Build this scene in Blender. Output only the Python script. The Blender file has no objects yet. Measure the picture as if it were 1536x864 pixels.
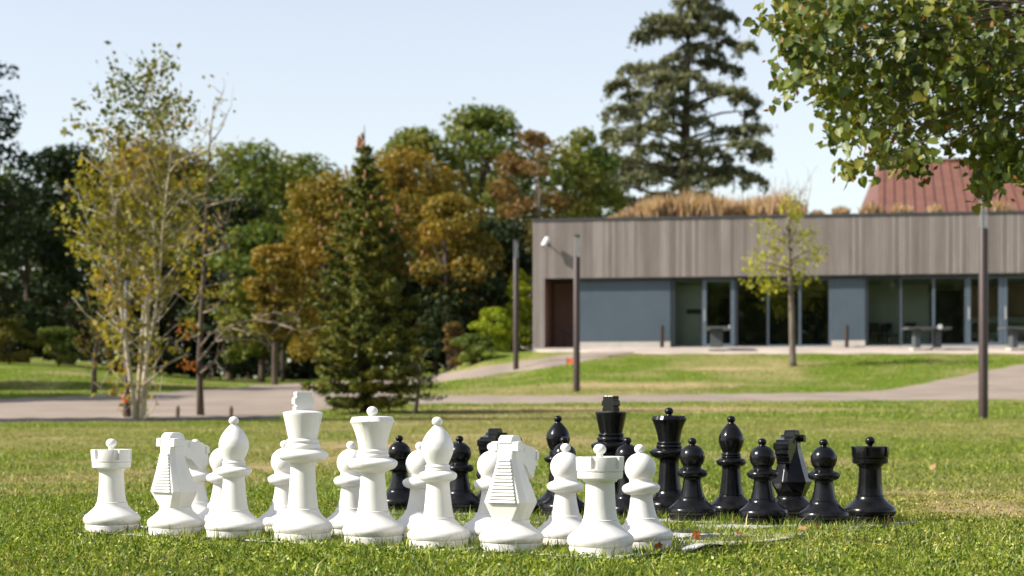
import bpy, math, random
import numpy as np
from mathutils import Matrix, Vector, Euler

random.seed(7)
RNG = np.random.default_rng(11)
R = math.radians
F, HC, YH = 2857.0, 0.5555, 617.6          # focal length in photo pixels, eye height, horizon row
S = bpy.context.scene
COL = S.collection

# ------------------------------------------------------------------ helpers
def link(name, me, mat=None, parent=None, smooth=False, angle=None):
    o = bpy.data.objects.new(name, me)
    COL.objects.link(o)
    if mat is not None:
        for m in (mat if isinstance(mat, (list, tuple)) else [mat]):
            me.materials.append(m)
    if parent is not None:
        o.parent = parent
    if smooth or angle:
        me.polygons.foreach_set('use_smooth', [True] * len(me.polygons))
        if angle:
            me.set_sharp_from_angle(angle=R(angle))
    return o

def tag(o, label=None, cat=None, group=None, kind=None):
    if label: o['label'] = label
    if cat: o['category'] = cat
    if group: o['group'] = group
    if kind: o['kind'] = kind
    return o

def thing(name, label, cat, loc=(0, 0, 0), rz=0.0, group=None):
    o = bpy.data.objects.new(name, None)
    o.empty_display_size = 0.1
    COL.objects.link(o)
    o.location = loc
    o.rotation_euler = (0, 0, rz)
    return tag(o, label, cat, group)

def kids(o):
    return [c for c in COL.objects if c.parent == o]

def dup(o, parent=None, loc=None, rz=None, label=None):
    c = o.copy()
    COL.objects.link(c)
    if parent is not None: c.parent = parent
    if loc is not None: c.location = loc
    if rz is not None: c.rotation_euler = (0, 0, rz)
    if label: c['label'] = label
    for ch in kids(o):
        dup(ch, c)
    return c

class MB:
    """collects shapes for ONE mesh"""
    def __init__(s): s.v = []; s.f = []
    def add(s, v, f):
        n = len(s.v); s.v += [tuple(p) for p in v]; s.f += [tuple(i + n for i in q) for q in f]; return s
    def box(s, x0, x1, y0, y1, z0, z1, M=None, bev=0.0):
        v = [Vector((x, y, z)) for z in (z0, z1) for y in (y0, y1) for x in (x0, x1)]
        if M is not None: v = [M @ p for p in v]
        return s.add(v, [(0, 2, 3, 1), (4, 5, 7, 6), (0, 1, 5, 4), (2, 6, 7, 3), (0, 4, 6, 2), (1, 3, 7, 5)])
    def tube(s, pts, rad, n=8, cap=True):
        pts = [Vector(p) for p in pts]
        if not hasattr(rad, '__len__'): rad = [rad] * len(pts)
        base = len(s.v)
        for i, p in enumerate(pts):
            t = (pts[min(i + 1, len(pts) - 1)] - pts[max(i - 1, 0)])
            if t.length < 1e-9: t = Vector((0, 0, 1))
            t.normalize()
            a = t.cross(Vector((0, 1, 0.013)));
            if a.length < 1e-3: a = t.cross(Vector((1, 0, 0)))
            a.normalize(); b = t.cross(a)
            for k in range(n):
                an = 2 * math.pi * k / n
                s.v.append(tuple(p + (a * math.cos(an) + b * math.sin(an)) * rad[i]))
        for i in range(len(pts) - 1):
            for k in range(n):
                k2 = (k + 1) % n
                s.f.append((base + i * n + k, base + i * n + k2, base + (i + 1) * n + k2, base + (i + 1) * n + k))
        if cap:
            s.f.append(tuple(base + k for k in range(n))[::-1])
            s.f.append(tuple(base + (len(pts) - 1) * n + k for k in range(n)))
        return s
    def lathe(s, prof, n=48, rfun=None, c=(0, 0)):
        base = len(s.v)
        for r, z in prof:
            for k in range(n):
                a = 2 * math.pi * k / n
                rr = rfun(a, r, z) if rfun else r
                if n >= 32 and r > 0.02 and k in (0, n // 2): rr += 0.0007
                s.v.append((c[0] + rr * math.cos(a), c[1] + rr * math.sin(a), z))
        for i in range(len(prof) - 1):
            for k in range(n):
                k2 = (k + 1) % n
                s.f.append((base + i * n + k, base + i * n + k2, base + (i + 1) * n + k2, base + (i + 1) * n + k))
        return s
    def prism(s, poly, y0, y1, M=None):
        """poly in (x,z), extruded along y"""
        n = len(poly)
        v = [Vector((x, y0, z)) for x, z in poly] + [Vector((x, y1, z)) for x, z in poly]
        if M is not None: v = [M @ p for p in v]
        f = [tuple(range(n)), tuple(range(2 * n - 1, n - 1, -1))]
        f += [(i, i + n, (i + 1) % n + n, (i + 1) % n) for i in range(n)]
        return s.add(v, f)
    def mesh(s, name='m'):
        me = bpy.data.meshes.new(name); me.from_pydata(s.v, [], s.f); me.validate(); me.update()
        return me
    def build(s, name, mat, parent=None, smooth=False, angle=None, bevel=0):
        o = link(name, s.mesh(name), mat, parent, smooth, angle)
        if bevel:
            m = o.modifiers.new('bevel', 'BEVEL'); m.width = bevel; m.segments = 2; m.limit_method = 'ANGLE'
        return o

def np_mesh(name, verts, tris_or_quads_list):
    """verts (N,3); list of (M,k) face index arrays"""
    me = bpy.data.meshes.new(name)
    me.vertices.add(len(verts))
    me.vertices.foreach_set('co', np.ascontiguousarray(verts, dtype=np.float32).ravel())
    loops = np.concatenate([a.ravel() for a in tris_or_quads_list]).astype(np.int32)
    tot = np.concatenate([np.full(len(a), a.shape[1], dtype=np.int32) for a in tris_or_quads_list])
    start = np.concatenate([[0], np.cumsum(tot)[:-1]]).astype(np.int32)
    me.loops.add(len(loops)); me.loops.foreach_set('vertex_index', loops)
    me.polygons.add(len(tot)); me.polygons.foreach_set('loop_start', start)
    try: me.polygons.foreach_set('loop_total', tot)
    except Exception: pass
    me.update(calc_edges=True)
    return me

def catmull(keys, n=5):
    """smooth profile; a repeated key is a sharp corner"""
    segs, cur = [], [keys[0]]
    for k in keys[1:]:
        if k == cur[-1]:
            segs.append(cur); cur = [k]
        else: cur.append(k)
    segs.append(cur)
    out = []
    for g in segs:
        if len(g) < 3:
            out += g if not out or out[-1] != g[0] else g[1:]; continue
        P = [g[0]] + g + [g[-1]]
        pts = []
        for i in range(1, len(P) - 2):
            p0, p1, p2, p3 = P[i - 1], P[i], P[i + 1], P[i + 2]
            for t in np.linspace(0, 1, n, endpoint=False):
                pts.append(tuple(0.5 * (2 * p1[c] + (p2[c] - p0[c]) * t + (2 * p0[c] - 5 * p1[c] + 4 * p2[c] - p3[c]) * t * t
                           + (3 * p1[c] - p0[c] - 3 * p2[c] + p3[c]) * t ** 3) for c in (0, 1)))
        pts.append(g[-1])
        out += pts if not out or out[-1] != pts[0] else pts[1:]
    return out

# ------------------------------------------------------------------ materials
def new_mat(name):
    m = bpy.data.materials.new(name); m.use_nodes = True
    nt = m.node_tree; nt.nodes.clear()
    out = nt.nodes.new('ShaderNodeOutputMaterial')
    return m, nt, out

def N(nt, t, **kw):
    n = nt.nodes.new(t)
    for k, v in kw.items():
        if hasattr(n, k) and k not in ('inputs',): setattr(n, k, v)
    return n

def ramp(nt, fac, stops):
    r = nt.nodes.new('ShaderNodeValToRGB')
    e = r.color_ramp.elements
    while len(e) < len(stops): e.new(0.5)
    for el, (p, c) in zip(e, stops):
        el.position = p; el.color = (c[0], c[1], c[2], 1)
    nt.links.new(fac, r.inputs[0])
    return r.outputs[0]

def noise(nt, scale, detail=3, rough=0.55, co=None, vec_scale=None):
    n = nt.nodes.new('ShaderNodeTexNoise')
    n.inputs['Scale'].default_value = scale; n.inputs['Detail'].default_value = detail
    n.inputs['Roughness'].default_value = rough
    if co is None:
        co = nt.nodes.new('ShaderNodeNewGeometry').outputs['Position']
    if vec_scale:
        mp = nt.nodes.new('ShaderNodeMapping'); mp.inputs['Scale'].default_value = vec_scale
        nt.links.new(co, mp.inputs[0]); co = mp.outputs[0]
    nt.links.new(co, n.inputs['Vector'])
    return n.outputs[0]

def mixc(nt, fac, a, b, mode='MIX'):
    n = nt.nodes.new('ShaderNodeMix'); n.data_type = 'RGBA'; n.blend_type = mode
    for s, v in ((0, fac), (6, a), (7, b)):
        if hasattr(v, 'links'): nt.links.new(v, n.inputs[s])
        elif s == 0: n.inputs[0].default_value = v
        else: n.inputs[s].default_value = (*v, 1)
    return n.outputs[2]

def bump(nt, h, strength, dist):
    b = nt.nodes.new('ShaderNodeBump'); b.inputs['Strength'].default_value = strength
    b.inputs['Distance'].default_value = dist
    nt.links.new(h, b.inputs['Height']); return b.outputs[0]

def solid(name, a, b=None, scale=6, rough=0.6, spec=0.5, metal=0, bstr=0.0, bscale=60, bdist=0.003, coord='obj', vs=None, stops=(0.35, 0.7), coat=0):
    m, nt, out = new_mat(name)
    p = nt.nodes.new('ShaderNodeBsdfPrincipled'); nt.links.new(p.outputs[0], out.inputs[0])
    p.inputs['Roughness'].default_value = rough; p.inputs['Metallic'].default_value = metal
    p.inputs['Specular IOR Level'].default_value = spec
    p.inputs['Coat Weight'].default_value = coat
    co = nt.nodes.new('ShaderNodeTexCoord').outputs['Object']
    if b is None: b = tuple(c * 0.85 for c in a)
    nz = noise(nt, scale, 5, 0.6, co, vs)
    nt.links.new(ramp(nt, nz, [(stops[0], b), (stops[1], a)]), p.inputs['Base Color'])
    if bstr:
        nt.links.new(bump(nt, noise(nt, bscale, 4, 0.6, co, vs), bstr, bdist), p.inputs['Normal'])
    return m

def leaf_mat(name, cols, trans=0.35, nscale=0.6, gloss=0.015, rough=0.5):
    """cols: list of colours picked per leaf; clump-wide drift from noise"""
    m, nt, out = new_mat(name)
    g = nt.nodes.new('ShaderNodeNewGeometry')
    nz = noise(nt, nscale, 2, 0.5)
    ad = nt.nodes.new('ShaderNodeMath'); ad.operation = 'MULTIPLY_ADD'
    nt.links.new(g.outputs['Random Per Island'], ad.inputs[0]); ad.inputs[1].default_value = 0.55
    sb = nt.nodes.new('ShaderNodeMath'); sb.operation = 'MULTIPLY_ADD'
    nt.links.new(nz, sb.inputs[0]); sb.inputs[1].default_value = 1.5; sb.inputs[2].default_value = -0.53
    nt.links.new(sb.outputs[0], ad.inputs[2])
    n = len(cols)
    c = ramp(nt, ad.outputs[0], [(i / max(1, n - 1), k) for i, k in enumerate(cols)])
    d = nt.nodes.new('ShaderNodeBsdfDiffuse'); nt.links.new(c, d.inputs[0])
    t = nt.nodes.new('ShaderNodeBsdfTranslucent')
    nt.links.new(mixc(nt, 1.0, c, (1.25, 1.2, 0.55), 'MULTIPLY'), t.inputs[0])
    mx = nt.nodes.new('ShaderNodeMixShader'); mx.inputs[0].default_value = trans
    nt.links.new(d.outputs[0], mx.inputs[1]); nt.links.new(t.outputs[0], mx.inputs[2])
    gl = nt.nodes.new('ShaderNodeBsdfGlossy'); gl.inputs['Roughness'].default_value = rough
    gl.inputs[0].default_value = (0.8, 0.85, 0.8, 1)
    m2 = nt.nodes.new('ShaderNodeMixShader'); m2.inputs[0].default_value = gloss
    nt.links.new(mx.outputs[0], m2.inputs[1]); nt.links.new(gl.outputs[0], m2.inputs[2])
    nt.links.new(m2.outputs[0], out.inputs[0])
    return m

def bark_mat(name, a, b, scale=5):
    return solid(name, a, b, scale=scale, rough=0.9, spec=0.2, bstr=0.6, bscale=18, bdist=0.02, vs=(1, 1, 0.25))

M = {}
M['white'] = solid('white_plastic', (0.75, 0.735, 0.70), (0.69, 0.675, 0.635), scale=9, rough=0.42, spec=0.4, bstr=0.05, bscale=35, bdist=0.002, stops=(0.25, 0.55))
M['black'] = solid('black_plastic', (0.004, 0.0042, 0.005), (0.006, 0.006, 0.0065), scale=14, rough=0.22, spec=0.28, bstr=0.05, bscale=40, bdist=0.002)
def wear(mat, tint, amount, rough_lo, rough_hi):
    """soiling near the foot, faint scuffs, uneven gloss"""
    nt = mat.node_tree
    p = [n for n in nt.nodes if n.type == 'BSDF_PRINCIPLED'][0]
    base = p.inputs['Base Color'].links[0].from_socket
    co = nt.nodes.new('ShaderNodeTexCoord').outputs['Object']
    sep = nt.nodes.new('ShaderNodeSeparateXYZ'); nt.links.new(co, sep.inputs[0])
    inf = nt.nodes.new('ShaderNodeObjectInfo')
    ofs = nt.nodes.new('ShaderNodeVectorMath'); ofs.operation = 'ADD'; nt.links.new(co, ofs.inputs[0]); nt.links.new(inf.outputs['Location'], ofs.inputs[1])
    mr = nt.nodes.new('ShaderNodeMapRange'); mr.inputs[1].default_value = 0.11; mr.inputs[2].default_value = 0.0
    nt.links.new(sep.outputs[2], mr.inputs[0])
    nz = ramp(nt, noise(nt, 22, 6, 0.7, ofs.outputs[0]), [(0.42, (0, 0, 0)), (0.72, (1, 1, 1))])
    m1 = nt.nodes.new('ShaderNodeMath'); m1.operation = 'MULTIPLY'; nt.links.new(mr.outputs[0], m1.inputs[0]); nt.links.new(nz, m1.inputs[1])
    sc = ramp(nt, noise(nt, 60, 3, 0.8, ofs.outputs[0], (1, 1, 0.2)), [(0.66, (0, 0, 0)), (0.76, (0.35, 0.35, 0.35))])
    m2 = nt.nodes.new('ShaderNodeMath'); m2.operation = 'MULTIPLY_ADD'; nt.links.new(m1.outputs[0], m2.inputs[0]); m2.inputs[1].default_value = amount; nt.links.new(sc, m2.inputs[2])
    m2.use_clamp = True
    nt.links.new(mixc(nt, m2.outputs[0], base, tint), p.inputs['Base Color'])
    rr = ramp(nt, noise(nt, 12, 5, 0.7, ofs.outputs[0]), [(0.3, (rough_lo,) * 3), (0.7, (rough_hi,) * 3)])
    nt.links.new(rr, p.inputs['Roughness'])
wear(M['white'], (0.36, 0.32, 0.22), 0.75, 0.36, 0.55)
wear(M['black'], (0.05, 0.045, 0.035), 0.6, 0.15, 0.30)
M['bark_pale'] = bark_mat('pale_bark', (0.60, 0.52, 0.41), (0.36, 0.30, 0.22))
M['bark'] = bark_mat('brown_bark', (0.13, 0.10, 0.075), (0.06, 0.045, 0.035))
M['bark_grey'] = bark_mat('grey_bark', (0.2, 0.165, 0.13), (0.10, 0.08, 0.065))
M['bark_bare'] = bark_mat('bare_branch_bark', (0.36, 0.29, 0.23), (0.2, 0.16, 0.12))
M['l_birch'] = leaf_mat('yellowing_leaves', [(0.10, 0.11, 0.02), (0.20, 0.19, 0.03), (0.30, 0.25, 0.035), (0.28, 0.15, 0.035)], 0.45)
M['l_birch_top'] = leaf_mat('grey_green_leaves', [(0.07, 0.10, 0.03), (0.13, 0.15, 0.04), (0.22, 0.20, 0.045)], 0.42)
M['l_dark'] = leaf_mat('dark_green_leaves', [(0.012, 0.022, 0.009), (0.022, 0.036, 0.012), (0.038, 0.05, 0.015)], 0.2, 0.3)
M['l_green'] = leaf_mat('mid_green_leaves', [(0.04, 0.075, 0.016), (0.09, 0.135, 0.025), (0.17, 0.19, 0.035), (0.25, 0.20, 0.04)], 0.32, 0.35)
M['l_mass'] = leaf_mat('far_mixed_leaves', [(0.02, 0.036, 0.012), (0.045, 0.066, 0.018), (0.09, 0.11, 0.026), (0.14, 0.125, 0.03)], 0.25, 0.22)
M['l_olive'] = leaf_mat('olive_leaves', [(0.05, 0.06, 0.015), (0.11, 0.11, 0.022), (0.17, 0.14, 0.03), (0.17, 0.095, 0.03)], 0.3, 0.35)
M['l_gold'] = leaf_mat('golden_brown_leaves', [(0.07, 0.085, 0.015), (0.17, 0.135, 0.022), (0.28, 0.19, 0.03), (0.25, 0.14, 0.024)], 0.3, 0.4)
M['l_rust'] = leaf_mat('rusty_leaves', [(0.09, 0.09, 0.025), (0.17, 0.11, 0.035), (0.22, 0.11, 0.04)], 0.3, 0.5)
M['l_lime'] = leaf_mat('bright_yellow_green_leaves', [(0.17, 0.24, 0.018), (0.27, 0.33, 0.022), (0.36, 0.38, 0.03)], 0.42, 0.8)
M['l_young'] = leaf_mat('young_tree_yellow_leaves', [(0.22, 0.25, 0.03), (0.34, 0.34, 0.03), (0.42, 0.38, 0.045)], 0.45, 1.0)
M['l_spruce'] = leaf_mat('spruce_needles', [(0.022, 0.038, 0.012), (0.075, 0.095, 0.022), (0.165, 0.17, 0.035), (0.27, 0.225, 0.045)], 0.22, 1.2)
M['l_cedar'] = leaf_mat('cedar_needles', [(0.075, 0.09, 0.05), (0.14, 0.15, 0.075), (0.22, 0.215, 0.11)], 0.15, 0.4)
M['l_linden'] = leaf_mat('linden_leaves', [(0.03, 0.052, 0.010), (0.075, 0.11, 0.018), (0.15, 0.175, 0.032), (0.29, 0.26, 0.05)], 0.35, 1.5, 0.03, 0.45)
M['l_rustleaf'] = leaf_mat('russet_leaves', [(0.22, 0.07, 0.02), (0.32, 0.12, 0.03), (0.2, 0.06, 0.02)], 0.35, 3)
M['cone'] = solid('spruce_cones', (0.34, 0.15, 0.06), (0.2, 0.09, 0.04), 20, rough=0.8)
M['straw'] = leaf_mat('dry_roof_grass', [(0.26, 0.16, 0.095), (0.42, 0.29, 0.18), (0.58, 0.44, 0.30)], 0.4, 1.0, 0.01)
M['post'] = solid('brown_steel', (0.05, 0.029, 0.024), (0.033, 0.02, 0.017), 7, rough=0.5, spec=0.4, bstr=0.1)
M['dark_metal'] = solid('dark_metal', (0.03, 0.032, 0.036), None, 9, rough=0.45)
M['flash'] = solid('roof_flashing', (0.05, 0.055, 0.06), None, 3, rough=0.5)
M['frame'] = solid('blue_grey_frame', (0.09, 0.12, 0.15), (0.075, 0.1, 0.13), 4, rough=0.45)
M['darkframe'] = solid('dark_window_frame', (0.02, 0.025, 0.032), None, 4, rough=0.4)
M['panel'] = solid('blue_grey_panel', (0.066, 0.092, 0.116), (0.056, 0.08, 0.104), 1.2, rough=0.5, bstr=0.05, bscale=2, bdist=0.02)
M['plinth'] = solid('pale_concrete', (0.52, 0.47, 0.42), (0.42, 0.38, 0.34), 3, rough=0.85, bstr=0.2)
M['concrete'] = solid('grey_concrete', (0.075, 0.085, 0.095), (0.055, 0.065, 0.07), 6, rough=0.8, bstr=0.2)
M['table_top'] = solid('dark_table_top', (0.10, 0.105, 0.115), (0.07, 0.075, 0.08), 6, rough=0.4)
M['niche'] = solid('brown_timber_lining', (0.30, 0.175, 0.13), (0.23, 0.13, 0.10), 4, rough=0.7, vs=(8, 8, 0.4))
M['screen'] = solid('brown_slat_screen', (0.42, 0.25, 0.15), (0.30, 0.17, 0.10), 4, rough=0.7, vs=(9, 9, 0.3))
M['intwall'] = solid('interior_plaster', (0.74, 0.75, 0.66), (0.68, 0.69, 0.60), 1, rough=0.9)
M['intfloor'] = solid('interior_floor', (0.42, 0.40, 0.36), None, 2, rough=0.4)
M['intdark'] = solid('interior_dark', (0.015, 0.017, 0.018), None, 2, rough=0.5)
M['cream'] = solid('cream_boards', (0.55, 0.52, 0.42), None, 2, rough=0.8)
M['chrome'] = solid('brushed_steel', (0.75, 0.75, 0.74), None, 9, rough=0.3, metal=0.7)
M['camwhite'] = solid('white_casing', (0.8, 0.8, 0.8), None, 9, rough=0.35)
M['orange'] = solid('orange_tape', (0.85, 0.13, 0.02), (0.7, 0.1, 0.02), 12, rough=0.5)
M['wood'] = solid('weathered_wood', (0.17, 0.12, 0.08), (0.1, 0.07, 0.05), 9, rough=0.9)
M['leaf_orange'] = leaf_mat('fallen_leaf_orange', [(0.42, 0.13, 0.04), (0.36, 0.10, 0.03)], 0.25, 30)
M['leaf_brown'] = leaf_mat('fallen_leaf_tan', [(0.40, 0.24, 0.13), (0.33, 0.19, 0.10)], 0.2, 30)

# grey timber slats, each a slightly different tone
m, nt, out = new_mat('weathered_timber_slats')
p = nt.nodes.new('ShaderNodeBsdfPrincipled'); nt.links.new(p.outputs[0], out.inputs[0]); p.inputs['Roughness'].default_value = 0.85
p.inputs['Specular IOR Level'].default_value = 0.25
g = nt.nodes.new('ShaderNodeNewGeometry')
c1 = ramp(nt, g.outputs['Random Per Island'], [(0, (0.21, 0.18, 0.165)), (0.5, (0.265, 0.23, 0.212)), (1, (0.325, 0.288, 0.268))])
c2 = ramp(nt, noise(nt, 1.1, 4, 0.6, nt.nodes.new('ShaderNodeTexCoord').outputs['Object'], (3, 3, 0.35)), [(0.3, (0.8, 0.78, 0.76)), (0.7, (1.08, 1.08, 1.08))])
nt.links.new(mixc(nt, 1.0, c1, c2, 'MULTIPLY'), p.inputs['Base Color'])
M['slat'] = m

# red metal roof
M['redroof'] = solid('red_roof_sheet', (0.205, 0.092, 0.065), (0.155, 0.07, 0.05), 1.5, rough=0.55, spec=0.3, vs=(1, 1, 0.3))

# window glass: tinted see-through with mirror reflection by angle
m, nt, out = new_mat('window_glass')
tr = nt.nodes.new('ShaderNodeBsdfTransparent'); tr.inputs[0].default_value = (0.80, 0.84, 0.82, 1)
gl = nt.nodes.new('ShaderNodeBsdfGlossy'); gl.inputs['Roughness'].default_value = 0.015; gl.inputs[0].default_value = (0.9, 0.95, 0.95, 1)
fr = nt.nodes.new('ShaderNodeFresnel'); fr.inputs[0].default_value = 1.75
mx = nt.nodes.new('ShaderNodeMixShader'); nt.links.new(fr.outputs[0], mx.inputs[0])
nt.links.new(tr.outputs[0], mx.inputs[1]); nt.links.new(gl.outputs[0], mx.inputs[2]); nt.links.new(mx.outputs[0], out.inputs[0])
M['glass'] = m
m, nt, out = new_mat('lamp_clear_tube')
tr = nt.nodes.new('ShaderNodeBsdfTransparent'); tr.inputs[0].default_value = (0.86, 0.87, 0.88, 1)
gl = nt.nodes.new('ShaderNodeBsdfGlossy'); gl.inputs['Roughness'].default_value = 0.15
df = nt.nodes.new('ShaderNodeBsdfDiffuse'); df.inputs[0].default_value = (0.6, 0.62, 0.65, 1)
m1 = nt.nodes.new('ShaderNodeMixShader'); m1.inputs[0].default_value = 0.06
nt.links.new(tr.outputs[0], m1.inputs[1]); nt.links.new(df.outputs[0], m1.inputs[2])
m2 = nt.nodes.new('ShaderNodeMixShader'); m2.inputs[0].default_value = 0.08
nt.links.new(m1.outputs[0], m2.inputs[1]); nt.links.new(gl.outputs[0], m2.inputs[2]); nt.links.new(m2.outputs[0], out.inputs[0])
M['tube'] = m

# gravel
def gravel(name, a, b):
    m, nt, out = new_mat(name)
    p = nt.nodes.new('ShaderNodeBsdfPrincipled'); nt.links.new(p.outputs[0], out.inputs[0]); p.inputs['Roughness'].default_value = 0.95
    p.inputs['Specular IOR Level'].default_value = 0.15
    n1 = noise(nt, 14, 6, 0.7); n2 = noise(nt, 0.5, 3, 0.6)
    c = ramp(nt, n1, [(0.3, b), (0.7, a)])
    c = mixc(nt, 1.0, c, ramp(nt, n2, [(0.3, (0.82, 0.8, 0.78)), (0.7, (1.1, 1.08, 1.06))]), 'MULTIPLY')
    nt.links.new(c, p.inputs['Base Color'])
    nt.links.new(bump(nt, n1, 0.5, 0.02), p.inputs['Normal'])
    return m
M['gravel'] = gravel('gravel', (0.34, 0.288, 0.242), (0.225, 0.182, 0.15))
M['patio'] = gravel('pale_paving', (0.50, 0.43, 0.38), (0.40, 0.34, 0.30))
M['road_shade'] = gravel('dark_road_shade', (0.05, 0.05, 0.055), (0.03, 0.03, 0.033))  # near-black tone for the painted shadow band beside the road

GREENS = [(0.022, 0.058, 0.006), (0.115, 0.195, 0.013), (0.38, 0.43, 0.06)]
# lawn ground: same colour logic as the blades
m, nt, out = new_mat('lawn_soil_and_thatch')
p = nt.nodes.new('ShaderNodeBsdfPrincipled'); nt.links.new(p.outputs[0], out.inputs[0]); p.inputs['Roughness'].default_value = 1
p.inputs['Specular IOR Level'].default_value = 0.05
at_ = nt.nodes.new('ShaderNodeAttribute'); at_.attribute_name = 'dry'
fine = noise(nt, 9, 6, 0.75)
gcol = ramp(nt, fine, [(0.3, (0.045, 0.085, 0.01)), (0.5, (0.115, 0.17, 0.018)), (0.7, (0.20, 0.245, 0.04))])
dcol = ramp(nt, fine, [(0.3, (0.26, 0.195, 0.085)), (0.7, (0.52, 0.40, 0.23))])
nt.links.new(mixc(nt, at_.outputs['Fac'], gcol, dcol), p.inputs['Base Color'])
nt.links.new(bump(nt, noise(nt, 16, 6, 0.75), 0.9, 0.05), p.inputs['Normal'])
M['lawn'] = m

m, nt, out = new_mat('grass_blades')
at_ = nt.nodes.new('ShaderNodeAttribute'); at_.attribute_name = 'dry'
g = nt.nodes.new('ShaderNodeNewGeometry')
gc = ramp(nt, g.outputs['Random Per Island'], [(0, GREENS[0]), (0.5, GREENS[1]), (0.93, GREENS[2]), (1, (0.50, 0.43, 0.2))])
dc = ramp(nt, g.outputs['Random Per Island'], [(0, (0.14, 0.13, 0.04)), (0.4, (0.30, 0.225, 0.09)), (1, (0.56, 0.44, 0.25))])
c = mixc(nt, at_.outputs['Fac'], gc, dc)
c = mixc(nt, 1.0, c, ramp(nt, noise(nt, 7, 3, 0.6), [(0.3, (0.5, 0.6, 0.5)), (0.62, (1.3, 1.25, 1.1))]), 'MULTIPLY')
d = nt.nodes.new('ShaderNodeBsdfDiffuse'); nt.links.new(c, d.inputs[0])
t = nt.nodes.new('ShaderNodeBsdfTranslucent'); nt.links.new(mixc(nt, 1.0, c, (1.3, 1.25, 0.6), 'MULTIPLY'), t.inputs[0])
mx = nt.nodes.new('ShaderNodeMixShader'); mx.inputs[0].default_value = 0.27
nt.links.new(d.outputs[0], mx.inputs[1]); nt.links.new(t.outputs[0], mx.inputs[2])
gl = nt.nodes.new('ShaderNodeBsdfGlossy'); gl.inputs['Roughness'].default_value = 0.42
m2 = nt.nodes.new('ShaderNodeMixShader'); m2.inputs[0].default_value = 0.025
nt.links.new(mx.outputs[0], m2.inputs[1]); nt.links.new(gl.outputs[0], m2.inputs[2]); nt.links.new(m2.outputs[0], out.inputs[0])
M['blade'] = m

# ------------------------------------------------------------------ terrain
KD = np.array([0, 15, 25, 38.7, 48, 51, 55, 62, 66, 70, 75, 91, 130])
KY = {  # photo row at which the ground at each distance is seen, per direction
    -900: [627, 607, 598, 588, 570, 562, 552, 545, 538, 530],
    0:    [627, 607, 598, 588, 570, 562, 552, 545, 540, 534],
    420:  [627, 607, 598, 591, 584, 581, 579, 577, 572, 566],
    640:  [627, 607, 598, 590, 580, 575, 570, 566, 560, 556],
    750:  [627, 607, 597, 588, 568, 558, 540, 520, 508, 500],
    830:  [627, 607, 596, 587, 558, 542, 525, 521, 521, 521],
    900:  [627, 607, 596, 587, 555, 535, 521.5, 521, 521, 521],
    2600: [627, 607, 596, 587, 553, 533, 521.5, 521, 521, 521]}
KP = np.array(sorted(KY))
KZ = []
for k in sorted(KY):
    y = np.array(KY[k], dtype=float); d = KD[3:]
    z = HC - (y - YH) * d / F
    if k >= 830: z = np.minimum(z, 2.93)
    KZ.append(np.concatenate([[0, 0, 0.1], z]))
KZ = np.array(KZ)

def _z(px, D):
    D = np.clip(D, 0, 130)
    zs = np.stack([np.interp(D, KD, r) for r in KZ])
    i = np.clip(np.searchsorted(KP, px) - 1, 0, len(KP) - 2)
    t = np.clip((px - KP[i]) / (KP[i + 1] - KP[i]), 0, 1); t = t * t * (3 - 2 * t)
    n = np.arange(len(D))
    return zs[i, n] * (1 - t) + zs[i + 1, n] * t

def vnoise(x, y, s, seed=0):
    x = np.asarray(x) * s; y = np.asarray(y) * s
    xi = np.floor(x).astype(np.int64); yi = np.floor(y).astype(np.int64)
    fx = x - xi; fy = y - yi; fx = fx * fx * (3 - 2 * fx); fy = fy * fy * (3 - 2 * fy)
    def h(a, b):
        n = (a * 374761393 + b * 668265263 + seed * 1442695041) & 0xffffffff
        n = ((n ^ (n >> 13)) * 1274126177) & 0xffffffff
        return ((n ^ (n >> 16)) & 0xffff) / 65535.0
    return (h(xi, yi) * (1 - fx) + h(xi + 1, yi) * fx) * (1 - fy) + (h(xi, yi + 1) * (1 - fx) + h(xi + 1, yi + 1) * fx) * fy

def gz(X, D):
    X = np.atleast_1d(np.asarray(X, float)); D = np.atleast_1d(np.asarray(D, float))
    px = 768 + F * X / np.maximum(D, 3.0)
    w = 0.03 * np.maximum(D, 5) ** 0.9
    z = (_z(px, D - w) + 2 * _z(px, D) + _z(px, D + w)) / 4
    z = z + np.maximum(D - 130, 0) * 0.012
    z = z + 0.02 * (vnoise(X, D, 0.7, 3) - 0.5) * np.clip((D - 13) / 10, 0, 1)
    return z

def gz1(x, d): return float(gz(x, d)[0])

def on_px(px, d):       # a ground point in that direction at that distance
    x = (px - 768) * d / F
    return (x, d, gz1(x, d))

def dist_at(px, y):     # distance at which the ground shows at this row
    ds = np.concatenate([np.arange(4, 40, 0.5), np.arange(40, 129, 0.7)])
    xs = (px - 768) * ds / F
    rows = YH - F * (gz(xs, ds) - HC) / ds
    hit = np.nonzero(rows <= y)[0]
    if not len(hit): return float(ds[np.argmin(rows)])
    k = hit[0]
    if k == 0: return 4.0
    t = (rows[k - 1] - y) / (rows[k - 1] - rows[k] + 1e-9)
    return float(ds[k - 1] + (ds[k] - ds[k - 1]) * t)

def P(px, py, d):       # point seen at a pixel, at a distance
    return ((px - 768) * d / F, d, HC - (py - YH) * d / F)

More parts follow.
